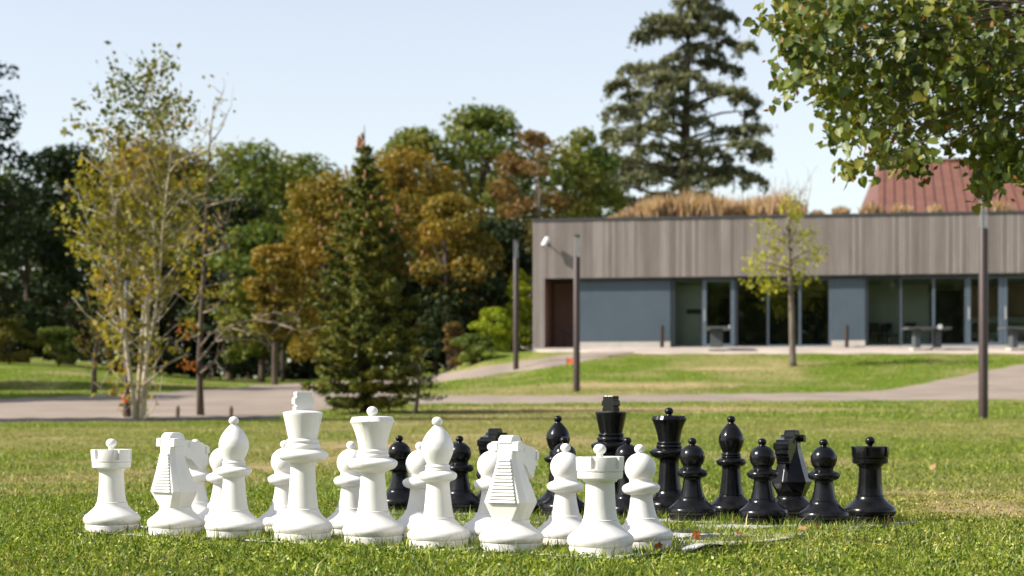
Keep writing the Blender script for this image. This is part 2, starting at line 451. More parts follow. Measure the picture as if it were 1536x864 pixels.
def dryness(X, D):
    n = vnoise(X, D, 0.9, 5) * 0.5 + vnoise(X, D, 2.3, 6) * 0.3 + vnoise(X, D, 5.5, 8) * 0.2
    far = vnoise(X, D, 0.25, 9)
    v = np.clip((n - 0.50) * 3.2, 0, 1) * 0.45 + np.clip((far - 0.55) * 1.4, 0, 0.4)
    # worn spots
    for (px, py, rx, rd, a) in [(1492, 766, 0.36, 0.6, 1.5), (1440, 758, 0.2, 0.4, 1.0), (1400, 745, 0.7, 1.2, 0.6), (1180, 690, 0.8, 2.5, 0.35), (560, 690, 1.2, 3, 0.45), (1000, 613, 3.2, 1.6, 0.9), (880, 616, 1.4, 1.0, 0.6), (960, 577, 2.6, 0.7, 0.8),
                                (1085, 553, 1.6, 0.6, 0.7), (840, 545, 1, .8, .6), (60, 655, 2, 3, 0.3), (330, 700, 1.3, 2.5, 0.4), (450, 672, 2, 3, 0.35),
                                (690, 640, 3, 4, 0.4), (1300, 645, 3, 4, 0.35), (20, 856, 0.12, 0.12, 0.7), (240, 840, 0.25, 0.15, 0.3)]:
        d0 = dist_at(px, py); x0 = (px - 768) * d0 / F
        w = np.exp(-((X - x0) / rx) ** 2 - ((D - d0) / rd) ** 2)
        v = v + a * w * (0.55 + 0.9 * vnoise(X, D, 3.0, 12))
    # band in front of the camera and by the left pieces greener
    v = v * np.clip((D - 6.0) / 2.5, 0.45, 1) + 0.03 * np.clip((D - 12) / 8, 0, 1) * np.clip((45 - D) / 10, 0, 1)
    return np.clip(v, 0, 1)

dd = np.unique(np.concatenate([np.linspace(0.5, 5.5, 8), np.linspace(5.5, 16, 90), np.linspace(16, 96, 190), np.linspace(96, 200, 26), np.linspace(200, 900, 12)]))
uu = np.concatenate([np.linspace(-3.0, -0.5, 16)[:-1], np.linspace(-0.5, 0.5, 261), np.linspace(0.5, 3.0, 16)[1:]])
XX, DD = np.meshgrid(uu, dd)
XX = XX * np.maximum(DD, 3.0)
Xf, Df = XX.ravel(), DD.ravel()
Zf = np.concatenate([gz(Xf[i:i + 20000], Df[i:i + 20000]) for i in range(0, len(Xf), 20000)])
nr, nc = DD.shape
idx = np.arange(nr * nc).reshape(nr, nc)
quads = np.stack([idx[:-1, :-1], idx[:-1, 1:], idx[1:, 1:], idx[1:, :-1]], -1).reshape(-1, 4)
me = np_mesh('lawn', np.stack([Xf, Df, Zf], 1), [quads])
a = me.attributes.new('dry', 'FLOAT', 'POINT'); a.data.foreach_set('value', dryness(Xf, Df).astype(np.float32))
lawn = link('lawn', me, M['lawn'], smooth=True)
tag(lawn, 'mown lawn of green grass with dry straw patches', kind='structure')

SHEETS = []
def sheet(name, cols, mat, lift, nu=4, nd=10, step=8):
    """cols: (px, row of far edge, row of near edge)"""
    ps = np.array([c[0] for c in cols]); tp = np.array([c[1] for c in cols]); bt = np.array([c[2] for c in cols])
    pxs = np.arange(ps[0], ps[-1] + 0.1, step)
    SHEETS.append((ps, tp, bt))
    V, Fc = [], []
    for px in pxs:
        d1 = dist_at(px, np.interp(px, ps, tp) + 0.6 * math.sin(px * 0.11)); d0 = dist_at(px, np.interp(px, ps, bt) + 0.6 * math.sin(px * 0.07 + 1))
        ds = np.linspace(d0, max(d1, d0 + 0.05), nd)
        xs = (px - 768) * ds / F
        zs = gz(xs, ds) + lift
        zs[0] -= lift * 1.5; zs[-1] -= lift * 1.5
        V += list(zip(xs, ds, zs))
    for i in range(len(pxs) - 1):
        for k in range(nd - 1):
            q = i * nd + k
            Fc.append((q, q + nd, q + nd + 1, q + 1))
    me = bpy.data.meshes.new(name); me.from_pydata(V, [], Fc); me.update()
    o = link(name, me, mat, smooth=True)
    return tag(o, kind='structure')

sheet('road', [(-700, 603, 630), (0, 598, 629), (230, 589, 628.5), (330, 583, 628), (400, 578, 626), (450, 575, 621), (520, 584, 611), (600, 591, 606)], M['gravel'], 0.03, nd=16)
sheet('path', [(600, 594, 606), (850, 594.5, 604.5), (1100, 592, 602), (1300, 588.5, 601), (1360, 580, 601), (1420, 567, 601), (1480, 555, 600), (1536, 545, 600), (1800, 540, 600)], M['gravel'], 0.03, nd=14)
sheet('footpath', [(452, 576, 583), (560, 571, 580), (640, 565, 575), (700, 555, 568), (770, 544, 558.5), (856, 531, 546), (900, 527, 536.5), (960, 525, 529.5)], M['gravel'], 0.035, nd=14)
sheet('patio', [(790, 523, 526.5), (860, 522.5, 529), (960, 522, 531), (1536, 522, 530.5), (1900, 522, 530)], M['patio'], 0.05, nd=14)
sheet('road_shade_strip', [(-700, 629, 634), (0, 628.5, 634), (230, 627.5, 632.5), (420, 626, 630)], M['road_shade'], 0.04, nd=5)  # dark strip laid on the ground as the shadow band along the road

# ------------------------------------------------------------------ chess pieces
def sphere_prof(r, zc, z0, n=14, squash=1.0, top=True):
    a0 = math.asin(max(-1, min(1, (z0 - zc) / (r * squash))))
    return [(r * math.cos(a), zc + r * squash * math.sin(a)) for a in np.linspace(a0, math.pi / 2 - 1e-3, n)]

def base_prof(Rm, sh, zs):
    k = zs / 0.137
    return [(Rm * 0.94, -0.02), (Rm * 0.945, 0.034), (Rm * 0.945, 0.034), (Rm * 0.918, 0.0385), (Rm * 0.918, 0.0385), (Rm * 0.962, 0.044 * k), (Rm, 0.056 * k), (Rm * 0.993, 0.067 * k),
            (Rm * 0.945, 0.0785 * k), (Rm * 0.815, 0.0925 * k), (Rm * 0.69, 0.106 * k), (max(sh * 1.07, Rm * 0.595), 0.119 * k), (sh * 1.03, zs - 0.006), (sh * 1.02, zs - 0.001), (sh * 1.02, zs - 0.001), (sh * 0.97, zs + 0.001)]

def finial(z0, zc, r, sq=0.86, rn=0.0125):
    zb = zc - r * sq * 0.8
    return catmull([(rn * 1.35, z0 - 0.004), (rn * 1.1, z0 + 0.004), (rn, (z0 + zb) / 2), (rn * 1.05, zb - 0.001)]) + sphere_prof(r, zc, zb, 12, sq)

def slot(a, r, z):
    k = (a / (math.pi / 3) + 0.5) % 1.0 - 0.5
    return min(r, 0.0815) if abs(k * math.pi / 3) < 0.125 and z > 0.335 else r

def scallop(a, r, z):
    if z < 0.475 or r < 0.05: return r
    k = abs((a / (math.pi / 4)) % 1.0 - 0.5) * 2
    return r * (1 - 0.045 * (1 - k) * min(1, (z - 0.475) / 0.03))

SPEC = {
 'pawn': dict(base=(0.121, 0.0655, 0.127), stem=[(0.0600, 0.128), (0.0535, 0.155), (0.0475, 0.185), (0.0440, 0.212), (0.0445, 0.221)],
              collar=[(0.0445, 0.221), (0.0520, 0.2235), (0.0690, 0.231), (0.0765, 0.245), (0.0740, 0.256), (0.0620, 0.265), (0.0490, 0.270), (0.0455, 0.274)],
              head=('ball', 0.0628, 0.3266, 0.284), fin=(0.386, 0.405, 0.0215)),
 'bishop': dict(base=(0.127, 0.0645, 0.124), stem=[(0.0620, 0.126), (0.0565, 0.165), (0.0510, 0.215), (0.0475, 0.256), (0.0485, 0.268)],
              collar=[(0.0485, 0.268), (0.0550, 0.2715), (0.0710, 0.279), (0.0778, 0.2915), (0.0755, 0.302), (0.0640, 0.310), (0.0520, 0.3145), (0.0475, 0.3165)],
              neck=[(0.0475, 0.3165), (0.0515, 0.320), (0.0480, 0.325), (0.0470, 0.3265), (0.0470, 0.3265), (0.0505, 0.3295), (0.0505, 0.334), (0.0455, 0.338), (0.0440, 0.341)],
              head=('prof', [(0.0440, 0.341), (0.0475, 0.350), (0.0570, 0.371), (0.0640, 0.393), (0.0655, 0.408), (0.0625, 0.429), (0.0530, 0.450), (0.0400, 0.470), (0.0270, 0.484), (0.0190, 0.4935)]),
              fin=(0.493, 0.514, 0.0222)),
 'queen': dict(base=(0.128, 0.0680, 0.139), stem=[(0.0650, 0.141), (0.0590, 0.185), (0.0540, 0.240), (0.0508, 0.284), (0.0525, 0.300)],
              collar=[(0.0525, 0.300), (0.0640, 0.306), (0.0920, 0.318), (0.1035, 0.336), (0.1005, 0.348), (0.0850, 0.357), (0.0720, 0.361), (0.0660, 0.363)],
              neck=[(0.0660, 0.363), (0.0690, 0.369), (0.0670, 0.377), (0.0625, 0.380), (0.0625, 0.380), (0.0650, 0.385), (0.0650, 0.392), (0.0590, 0.396), (0.0570, 0.398)],
              head=('prof', [(0.0570, 0.398), (0.0610, 0.420), (0.0670, 0.447), (0.0760, 0.475), (0.0880, 0.500), (0.0950, 0.510), (0.0950, 0.510), (0.0955, 0.513), (0.0955, 0.513), (0.0870, 0.531), (0.0870, 0.531), (0.0800, 0.5325), (0.0400, 0.535), (0.0100, 0.536)]),
              fin=(0.535, 0.556, 0.0235)),
 'king': dict(base=(0.128, 0.0690, 0.139), stem=[(0.0655, 0.141), (0.0605, 0.190), (0.0560, 0.250), (0.0530, 0.318), (0.0550, 0.336)],
              collar=[(0.0550, 0.336), (0.0660, 0.341), (0.0960, 0.351), (0.1077, 0.367), (0.1050, 0.379), (0.0900, 0.389), (0.0770, 0.393), (0.0710, 0.395)],
              neck=[(0.0710, 0.395), (0.0755, 0.401), (0.0745, 0.412), (0.0690, 0.419), (0.0660, 0.4205), (0.0660, 0.4205), (0.0700, 0.426), (0.0705, 0.432), (0.0640, 0.438), (0.0610, 0.440)],
              head=('prof', [(0.0610, 0.440), (0.0650, 0.455), (0.0725, 0.490), (0.0850, 0.546), (0.0850, 0.546), (0.0845, 0.551), (0.0845, 0.551), (0.0780, 0.553), (0.0420, 0.559), (0.0100, 0.560)]),
              fin=None),
 'rook': dict(base=(0.129, 0.0690, 0.138), stem=[(0.0665, 0.140), (0.0605, 0.180), (0.0575, 0.226), (0.0557, 0.272), (0.0570, 0.283)],
              head=('prof', [(0.0570, 0.283), (0.0650, 0.285), (0.0650, 0.285), (0.0665, 0.291), (0.0740, 0.294), (0.0860, 0.2985), (0.0876, 0.302), (0.0876, 0.302), (0.0882, 0.3205), (0.0882, 0.3205), (0.0855, 0.3235), (0.0855, 0.3235), (0.0900, 0.327),
                     (0.0900, 0.327), (0.0905, 0.3345), (0.0905, 0.3345), (0.0906, 0.3355), (0.0906, 0.3355), (0.0930, 0.378), (0.0930, 0.378), (0.0922, 0.3805), (0.0922, 0.3805), (0.0740, 0.3805), (0.0740, 0.3805), (0.0725, 0.373), (0.0725, 0.373), (0.0100, 0.373)]),
              fin=(0.373, 0.409, 0.0245)),
}

def knight_meshes():
    """faces local +x; base is shared"""
    b = MB()
    def ring(z, xb, xf, hw, ch=0.80, fw=None):
        fw = fw if fw is not None else 0.03
        return [(xb, hw * ch, z), (xb, -hw * ch, z), (xb * 0.62, -hw, z), (xf * 0.45, -hw * 0.97, z), (xf, -fw, z), (xf, fw, z), (xf * 0.45, hw * 0.97, z), (xb * 0.62, hw, z)]
    rings = [ring(0.126, -0.064, 0.064, 0.064, 0.5, 0.03), ring(0.142, -0.068, 0.072, 0.070, 0.6, 0.03), ring(0.198, -0.083, 0.106, 0.094, 0.80, 0.014), ring(0.262, -0.076, 0.082, 0.072, 0.8, 0.012), ring(0.318, -0.069, 0.048, 0.053, 0.78, 0.014),
             ring(0.360, -0.064, 0.036, 0.042, 0.76, 0.02), ring(0.398, -0.060, 0.034, 0.039, 0.8, 0.025)]
    v = [p for r_ in rings for p in r_]; f = []
    for i in range(len(rings) - 1):
        for k in range(8):
            k2 = (k + 1) % 8
            f.append((i * 8 + k, i * 8 + k2, (i + 1) * 8 + k2, (i + 1) * 8 + k)[::-1])
    f.append(tuple(range(8))); f.append(tuple((len(rings) - 1) * 8 + k for k in range(8))[::-1])
    b.add(v, f)
    body = b.mesh('body')
    # head: crown block, cheeks and muzzle with a notched mouth
    h = MB()
    h.prism([(-0.0600, 0.385), (0.0300, 0.352), (0.0660, 0.335), (0.0940, 0.306), (0.1219, 0.288), (0.1397, 0.296), (0.1321, 0.306), (0.1435, 0.310), (0.1384, 0.319), (0.1537, 0.324), (0.1486, 0.334), (0.1651, 0.341), (0.1626, 0.372), (0.1549, 0.396), (0.1346, 0.412), (0.0762, 0.420), (0.0445, 0.428), (-0.0580, 0.432)], -0.034, 0.034)
    h.prism([(-0.062, 0.430), (0.034, 0.426), (0.022, 0.452), (0.004, 0.461), (-0.040, 0.461), (-0.056, 0.450)], -0.029, 0.029)
    head = h.mesh('head')
    n = MB()
    n.prism([(0.150, 0.360), (0.1695, 0.365), (0.1695, 0.393), (0.152, 0.400)], -0.040, 0.040)
    nose = n.mesh('muzzle')
    ears = []
    for s in (-1, 1):
        e = MB()
        y0, y1 = (0.033, 0.060) if s > 0 else (-0.060, -0.033)
        e.prism([(-0.062, 0.398), (-0.026, 0.402), (-0.018, 0.421), (-0.028, 0.437), (-0.060, 0.435)], y0, y1)
        ears.append(e.mesh('ear'))
    # mane: a flight of small ledges down the back
    mn = MB()
    K = 13
    for k in range(K):
        t0 = k / K
        z0 = 0.196 + (0.372 - 0.196) * t0; z1 = z0 + (0.372 - 0.196) / K * 0.80
        xb = -0.0845 + (0.0845 - 0.0635) * t0 - 0.001
        hw = 0.062 + (0.026 - 0.062) * t0
        mn.add([(xb + 0.012, -hw, z0), (xb + 0.012, hw, z0), (xb - 0.008, hw, z0 + 0.0005), (xb - 0.008, -hw, z0 + 0.0005), (xb + 0.012, -hw * 0.96, z1), (xb + 0.012, hw * 0.96, z1), (xb - 0.001, hw * 0.96, z1), (xb - 0.001, -hw * 0.96, z1)],
               [(0, 1, 2, 3), (7, 6, 5, 4), (3, 2, 6, 7), (0, 3, 7, 4), (1, 5, 6, 2), (0, 4, 5, 1)])
    mane = mn.mesh('mane')
    eyes = []
    for s in (-1, 1):
        e = MB(); e.tube([(0.052, s * 0.030, 0.402), (0.052, s * 0.0365, 0.402), (0.052, s * 0.0385, 0.402)], [0.0105, 0.0105, 0.006], 12)
        eyes.append(e.mesh('eye'))
    return [('eye', eyes[0]), ('eye', eyes[1]), ('body', body), ('head', head), ('muzzle', nose), ('ear', ears[0]), ('ear', ears[1]), ('mane', mane)]

def cross_mesh():
    c = MB()
    # stepped block finial, seen as a stubby cross
    c.prism([(-0.036, 0.554), (0.036, 0.554), (0.039, 0.574), (0.032, 0.578), (0.032, 0.581), (0.0425, 0.587), (0.0425, 0.610), (0.033, 0.617), (0.033, 0.621), (0.035, 0.634), (0.030, 0.6385),
             (-0.030, 0.6385), (-0.035, 0.634), (-0.033, 0.621), (-0.033, 0.617), (-0.0425, 0.610), (-0.0425, 0.587), (-0.032, 0.581), (-0.032, 0.578), (-0.039, 0.574)], -0.027, 0.027)
    return c.mesh('finial')

def make_piece(kind, colour):
    mat = M[colour]
    root = thing(f'{colour}_{kind}', '', 'chess piece')
    if kind == 'knight':
        MB().lathe(catmull(base_prof(0.128, 0.0700, 0.128)) + [(0.0, 0.129)], 64).build('base', mat, root, angle=32)
        for nm, me in knight_meshes():
            o = link(nm, me, mat, root)
            bv = o.modifiers.new('bevel', 'BEVEL'); bv.width = 0.0022; bv.segments = 2; bv.limit_method = 'ANGLE'; bv.angle_limit = R(25)
        return root
    sp = SPEC[kind]
    MB().lathe(catmull(base_prof(*sp['base'])), 64).build('base', mat, root, angle=32)
    rs = sp['stem'][0][0]
    MB().lathe([(rs + 0.004, sp['base'][2])] + catmull(sp['stem']), 64).build('stem', mat, root, angle=32)
    if 'collar' in sp: MB().lathe(catmull(sp['collar']), 64).build('collar', mat, root, angle=32)
    if 'neck' in sp: MB().lathe(catmull(sp['neck']), 64).build('neck', mat, root, angle=32)
    hd = sp['head']
    if hd[0] == 'ball':
        MB().lathe([(0.0455, 0.274), (0.046, 0.281)] + sphere_prof(hd[1], hd[2], hd[3], 26), 64).build('head', mat, root, angle=32)
    else:
        rf = {'rook': slot, 'queen': scallop}.get(kind)
        MB().lathe(catmull(hd[1]), 144 if rf else 64, rf).build('head', mat, root, angle=28)
    if sp['fin']:
        MB().lathe(finial(*sp['fin']), 32).build('finial', mat, root, angle=40)
    else:
        o = link('cross', cross_mesh(), mat, root)
        bv = o.modifiers.new('bevel', 'BEVEL'); bv.width = 0.003; bv.segments = 2; bv.limit_method = 'ANGLE'
    return root

X0, D0, TH, Q = -1.8165, 8.7454, 0.5861, 0.3665
def cell(i, j):
    c, s = math.cos(TH), math.sin(TH)
    return X0 + Q * (i * c + j * s), D0 + Q * (-i * s + j * c)

FWD = math.pi / 2 - TH            # heading of the white side (towards the black pieces)
WHITE_ROW = [('rook', 168, 0, 'white rook standing alone at the left end of the white row'),
             ('knight', 264, -5, 'white knight turned away beside the leftmost white rook'),
             ('bishop', 351, 0, 'white bishop between the left white knight and the tall white king'),
             ('king', 454, 200 - 56.4, 'tall white king with a stubby cross on its head'),
             ('queen', 560, 10, 'white queen with a flared crown and ball knob'),
             ('bishop', 658, 0, 'white bishop between the white queen and the nearer white knight'),
             ('knight', 767, 7, 'white knight with stepped mane nearest the camera'),
             ('rook', 901, 16, 'white rook with notched crown at the right end of the white row')]
WHITE_PAWN = [(294, 'white pawn almost wholly hidden behind the left white knight'), (333, 'white pawn half hidden behind the left white bishop'), (427, 'white pawn tucked behind the left side of the white king'),
              (526, 'white pawn tucked behind the left side of the white queen'), (630, 'white pawn behind the left side of the right hand white bishop'), (737, 'white pawn partly covered by the nearest white knight'),
              (848, 'white pawn between the nearest white knight and the right white rook'), (965, 'white pawn leaning slightly just right of the right white rook')]
BLACK_ROW = [('rook', 663, 0, 'black rook all but hidden behind a white bishop head'), ('knight', 741, 14, 'black knight head showing above the nearest white knight'), ('bishop', 838, 0, 'black bishop behind a black pawn and left of the black king'),
             ('king', 917, 143 - 236.4, 'tall black king with a stubby cross on its head'), ('queen', 1004, 10, 'black queen with a flared crown and ball knob'), ('bishop', 1097, 0, 'black bishop standing clear just right of the black queen'),
             ('knight', 1187, 8, 'black knight standing between the two rightmost black pawns'), ('rook', 1305, 20, 'black rook at the right end of the black row')]
BLACK_PAWN = [(600, 'leftmost black pawn, seen right beside the white queen'), (690, 'black pawn peeping out at the right edge of a white bishop'), (776, 'black pawn of which only the knob shows above the nearest white knight'), (846, 'black pawn in front of the left black bishop, behind a white pawn'),
              (942, 'black pawn in front of the black king, above a white pawn'), (1038, 'black pawn in front of the gap between the black queen and bishop'), (1145, 'black pawn in front of the left side of the right black knight'), (1236, 'rightmost black pawn, beside the black rook')]
PROTO, SPOTS = {}, []
def place(kind, colour, i, j, px, rz, label, tilt=(0, 0)):
    x, d = cell(i, j)
    x = (px - 768) * d / F
    key = (kind, colour)
    if key not in PROTO:
        o = PROTO[key] = make_piece(kind, colour)
    else:
        o = dup(PROTO[key])
    o['label'] = label
    o['group'] = f'{colour} chess {kind}s' if kind not in ('king', 'queen') else f'{colour} chess royals'
    o.location = (x, d, gz1(x, d) + 0.002)
    o.rotation_euler = (R(tilt[0]), R(tilt[1]), rz)
    SPOTS.append((x, d))
    return o

for i, (k, px, r, lb) in enumerate(WHITE_ROW):
    place(k, 'white', i, 0, px, FWD + R(r), lb, (random.uniform(-.5, .5), random.uniform(-.6, .6)))
for i, (px, lb) in enumerate(WHITE_PAWN):
    place('pawn', 'white', i, 1, px, random.uniform(0, 6), lb, (0, 2.4) if i == 7 else (random.uniform(-.6, .6), random.uniform(-.8, .8)))
for i, (k, px, r, lb) in enumerate(BLACK_ROW):
    place(k, 'black', i, 7, px, FWD + math.pi + R(r), lb, (random.uniform(-.5, .5), random.uniform(-.6, .6)))
for i, (px, lb) in enumerate(BLACK_PAWN):
    place('pawn', 'black', i, 6, px, random.uniform(0, 6), lb, (random.uniform(-.6, .6), random.uniform(-.8, .8)))
SPOTS = np.array(SPOTS)

# chess board mat: chequered sheet lying in the grass, buckled at its right edge
m, nt, out = new_mat('chequered_mat')
p = nt.nodes.new('ShaderNodeBsdfPrincipled'); nt.links.new(p.outputs[0], out.inputs[0]); p.inputs['Roughness'].default_value = 0.5
uvn = nt.nodes.new('ShaderNodeAttribute'); uvn.attribute_name = 'board'
ck = nt.nodes.new('ShaderNodeTexChecker'); ck.inputs['Scale'].default_value = 1.0
ck.inputs[1].default_value = (0.62, 0.61, 0.58, 1); ck.inputs[2].default_value = (0.018, 0.022, 0.032, 1)
nt.links.new(uvn.outputs['Vector'], ck.inputs['Vector'])
dirt = ramp(nt, noise(nt, 7, 5, 0.7), [(0.35, (0.62, 0.58, 0.5)), (0.6, (1, 1, 1))])
nt.links.new(mixc(nt, 1.0, ck.outputs[0], dirt, 'MULTIPLY'), p.inputs['Base Color'])
nb = 150
ii = np.linspace(-0.42, 7.66, nb); jj = np.linspace(-0.42, 7.55, nb)
JJ, II = np.meshgrid(jj, ii)
c_, s_ = math.cos(TH), math.sin(TH)
BX = X0 + Q * (II * c_ + JJ * s_); BD = D0 + Q * (-II * s_ + JJ * c_)
BZ = 0.003 + 0.008 * vnoise(BX, BD, 3.2, 21) + 0.004 * vnoise(BX, BD, 9, 22)
edge = np.clip((II - 6.95) / 0.55, 0, 1)
BZ = BZ + edge * (0.022 * np.exp(-((JJ - 1.3) / 0.38) ** 2) + 0.008 * np.exp(-((JJ - 0.1) / 0.3) ** 2) + 0.006 * np.exp(-((JJ - 2.4) / 0.35) ** 2))
idb = np.arange(nb * nb).reshape(nb, nb)
qb = np.stack([idb[:-1, :-1], idb[1:, :-1], idb[1:, 1:], idb[:-1, 1:]], -1).reshape(-1, 4)
me = np_mesh('chess_mat', np.stack([BX.ravel(), BD.ravel(), BZ.ravel()], 1), [qb])
a = me.attributes.new('board', 'FLOAT_VECTOR', 'POINT')
a.data.foreach_set('vector', np.stack([II.ravel() + 8.5 - 0.0001, JJ.ravel() + 8.5, np.full(nb * nb, 0.5)], 1).astype(np.float32).ravel())
mat_o = link('chess_board', me, m, smooth=True)
sd = mat_o.modifiers.new('thick', 'SOLIDIFY'); sd.thickness = 0.003; sd.offset = -1
tag(mat_o, 'chequered black and white chess mat overgrown by grass under the pieces', 'chess board')

def leaf_arrays(C, size, rg, up=0.4, aspect=0.62, shape='rhomb', out_dir=None, droop=None):
    """one small leaf per centre"""
    n = len(C)
    nrm = rg.normal(size=(n, 3)); nrm /= np.linalg.norm(nrm, axis=1, keepdims=True)
    nrm[:, 2] = nrm[:, 2] + up
    if out_dir is not None: nrm = nrm + out_dir
    nrm /= np.linalg.norm(nrm, axis=1, keepdims=True) + 1e-9
    t = rg.normal(size=(n, 3))
    if droop is not None: t = t * 0.5 + droop
    t -= nrm * (t * nrm).sum(1, keepdims=True); t /= np.linalg.norm(t, axis=1, keepdims=True) + 1e-9
    b = np.cross(nrm, t)
    L = (size * (0.65 + 0.7 * rg.random(n)))[:, None]
    W = L * aspect
    o = np.arange(n)
    if shape == 'rhomb':
        V = np.concatenate([C - t * L / 2, C + b * W / 2 + nrm * L * 0.06, C + t * L / 2, C - b * W / 2 + nrm * L * 0.06])
        return V, [np.stack([o, o + n, o + 2 * n, o + 3 * n], 1)]
    # heart-shaped leaf folded along its midrib (7 outline points)
    pts = [(-0.38, 0.0, 0), (-0.5, 0.24, .05), (-0.22, 0.5, .10), (0.16, 0.38, .08), (0.58, 0.0, 0), (0.16, -0.38, .08), (-0.22, -0.5, .10), (-0.5, -0.24, .05)]
    V = np.concatenate([C + t * L * p_[0] + b * L * p_[1] * 0.95 + nrm * L * p_[2] for p_ in pts])
    F1 = np.stack([o, o + n, o + 2 * n, o + 3 * n, o + 4 * n], 1)
    F2 = np.stack([o + 4 * n, o + 5 * n, o + 6 * n, o + 7 * n, o], 1)
    return V, [F1, F2]

# ------------------------------------------------------------------ grass blades
def blades(n, d0, d1, hmin, hmax, w, power, five, seed, lean=0.5):
    rg = np.random.default_rng(seed)
    t = rg.random(n)
    D = (d0 ** power + t * (d1 ** power - d0 ** power)) ** (1 / power)
    X = (rg.random(n) * 2 - 1) * (D * 0.295 + 1.2)
    # keep clear of the pieces; thin out over the mat
    keep = np.ones(n, bool); ontop = np.zeros(n)
    if d0 < 14:
        for (sx, sd_) in SPOTS:
            keep &= (X - sx) ** 2 + (D - sd_) ** 2 > 0.121 ** 2
        rx, rd = X - X0, D - D0
        bi = (rx * c_ - rd * s_) / Q; bj = (rx * s_ + rd * c_) / Q
        on = (bi > -0.42) & (bi < 7.66) & (bj > -0.42) & (bj < 7.6)
        dens = np.full(n, 0.93)
        for (px_, py_, ru, rv) in [(1030, 806, 0.17, 0.30), (1115, 793, 0.15, 0.16), (1030, 824, 0.12, 0.10), (998, 786, 0.10, 0.22), (655, 773, 0.20, 0.30), (218, 795, 0.08, 0.2), (1172, 790, 0.05, 0.10)]:
            dq = F * HC / (py_ - YH); xq = (px_ - 768) * dq / F
            dens *= 1 - 0.96 * np.exp(-(((X - xq) / ru) ** 2 + ((D - dq) / rv) ** 2) ** 2)
        dens *= np.clip(0.75 + 0.8 * vnoise(X, D, 6.5, 32), 0, 1)
        keep &= ~on | (rg.random(n) < dens); ontop = on.astype(float)
    if d0 < 14:
        keep &= rg.random(n) > 0.86 * np.clip((dryness(X, D) - 0.60) / 0.25, 0, 1)
    X, D = X[keep], D[keep]; n = len(X)
    Z = np.concatenate([gz(X[i:i + 50000], D[i:i + 50000]) for i in range(0, n, 50000)]) - 0.004
    if d0 > 30:
        px_ = 768 + F * X / D; row = YH - F * (Z - HC) / D; ok = np.ones(n, bool)
        for ps, tp, bt in SHEETS:
            ok &= ~((px_ > ps[0] - 6) & (px_ < ps[-1] + 6) & (row > np.interp(px_, ps, tp) - 1.2) & (row < np.interp(px_, ps, bt) + 0.6))
        ok &= ~((px_ > 795) & (D > 68))
        X, D, Z = X[ok], D[ok], Z[ok]; n = len(X)
    dr = dryness(X, D)
    tall = 0.55 + 0.75 * vnoise(X, D, 4.0, 41) + 0.35 * (vnoise(X, D, 14, 42) - 0.5)
    h = (hmin + (hmax - hmin) * rg.random(n) ** 1.6) * tall * (1 - 0.35 * dr)
    if d0 < 12: h = h + 0.014 * ontop[keep] * rg.random(n)
    ang = rg.random(n) * 2 * np.pi
    wx, wy = np.cos(ang), np.sin(ang)
    la = rg.random(n) * 2 * np.pi
    ln = h * (0.15 + lean * rg.random(n) ** 1.2 * 1.3)
    lx, ly = np.cos(la) * ln, np.sin(la) * ln
    ww = w * (0.6 + 0.8 * rg.random(n))
    b = np.stack([X, D, Z], 1)
    wv = np.stack([wx * ww / 2, wy * ww / 2, np.zeros(n)], 1)
    tip = b + np.stack([lx, ly, h], 1)
    o = np.arange(n)
    if five:
        mid = b + np.stack([lx * 0.32, ly * 0.32, h * 0.58], 1)
        V = np.concatenate([b - wv, b + wv, mid - wv * 0.8, mid + wv * 0.8, tip])
        fs = [np.stack([o, o + n, o + 3 * n, o + 2 * n], 1), np.stack([o + 2 * n, o + 3 * n, o + 4 * n], 1)]
        dv = np.tile(dr, 5)
    else:
        V = np.concatenate([b - wv, b + wv, tip]); fs = [np.stack([o, o + n, o + 2 * n], 1)]; dv = np.tile(dr, 3)
    j = rg.normal(0, 0.18, n); k = len(V) // n
    dv = np.clip(dv + np.tile(j, k), 0, 1)
    return V, fs, dv

def clover(n, d0, d1, size, seed):
    """broad little leaves of clover and plantain among the blades"""
    rg = np.random.default_rng(seed)
    t = rg.random(n)
    D = (d0 ** 1.25 + t * (d1 ** 1.25 - d0 ** 1.25)) ** (1 / 1.25)
    X = (rg.random(n) * 2 - 1) * (D * 0.295 + 1.2)
    keep = (vnoise(X, D, 3.5, 71) * 0.6 + vnoise(X, D, 9, 72) * 0.4) + rg.normal(size=n) * 0.12 > 0.42
    for (sx, sd_) in SPOTS:
        keep &= (X - sx) ** 2 + (D - sd_) ** 2 > 0.124 ** 2
    rx, rd = X - X0, D - D0
    bi = (rx * c_ - rd * s_) / Q; bj = (rx * s_ + rd * c_) / Q
    keep &= ~((bi > -0.42) & (bi < 7.9) & (bj > -0.42) & (bj < 7.6))
    X, D = X[keep], D[keep]
    Z = gz(X, D) + 0.006 + 0.022 * rg.random(len(X)) ** 1.5
    V, fs = leaf_arrays(np.stack([X, D, Z], 1), size, rg, up=0.35, aspect=0.6)
    return V, fs, np.tile(np.clip(dryness(X, D) * 0.5 + rg.normal(0, 0.12, len(X)), 0, 1), 4)

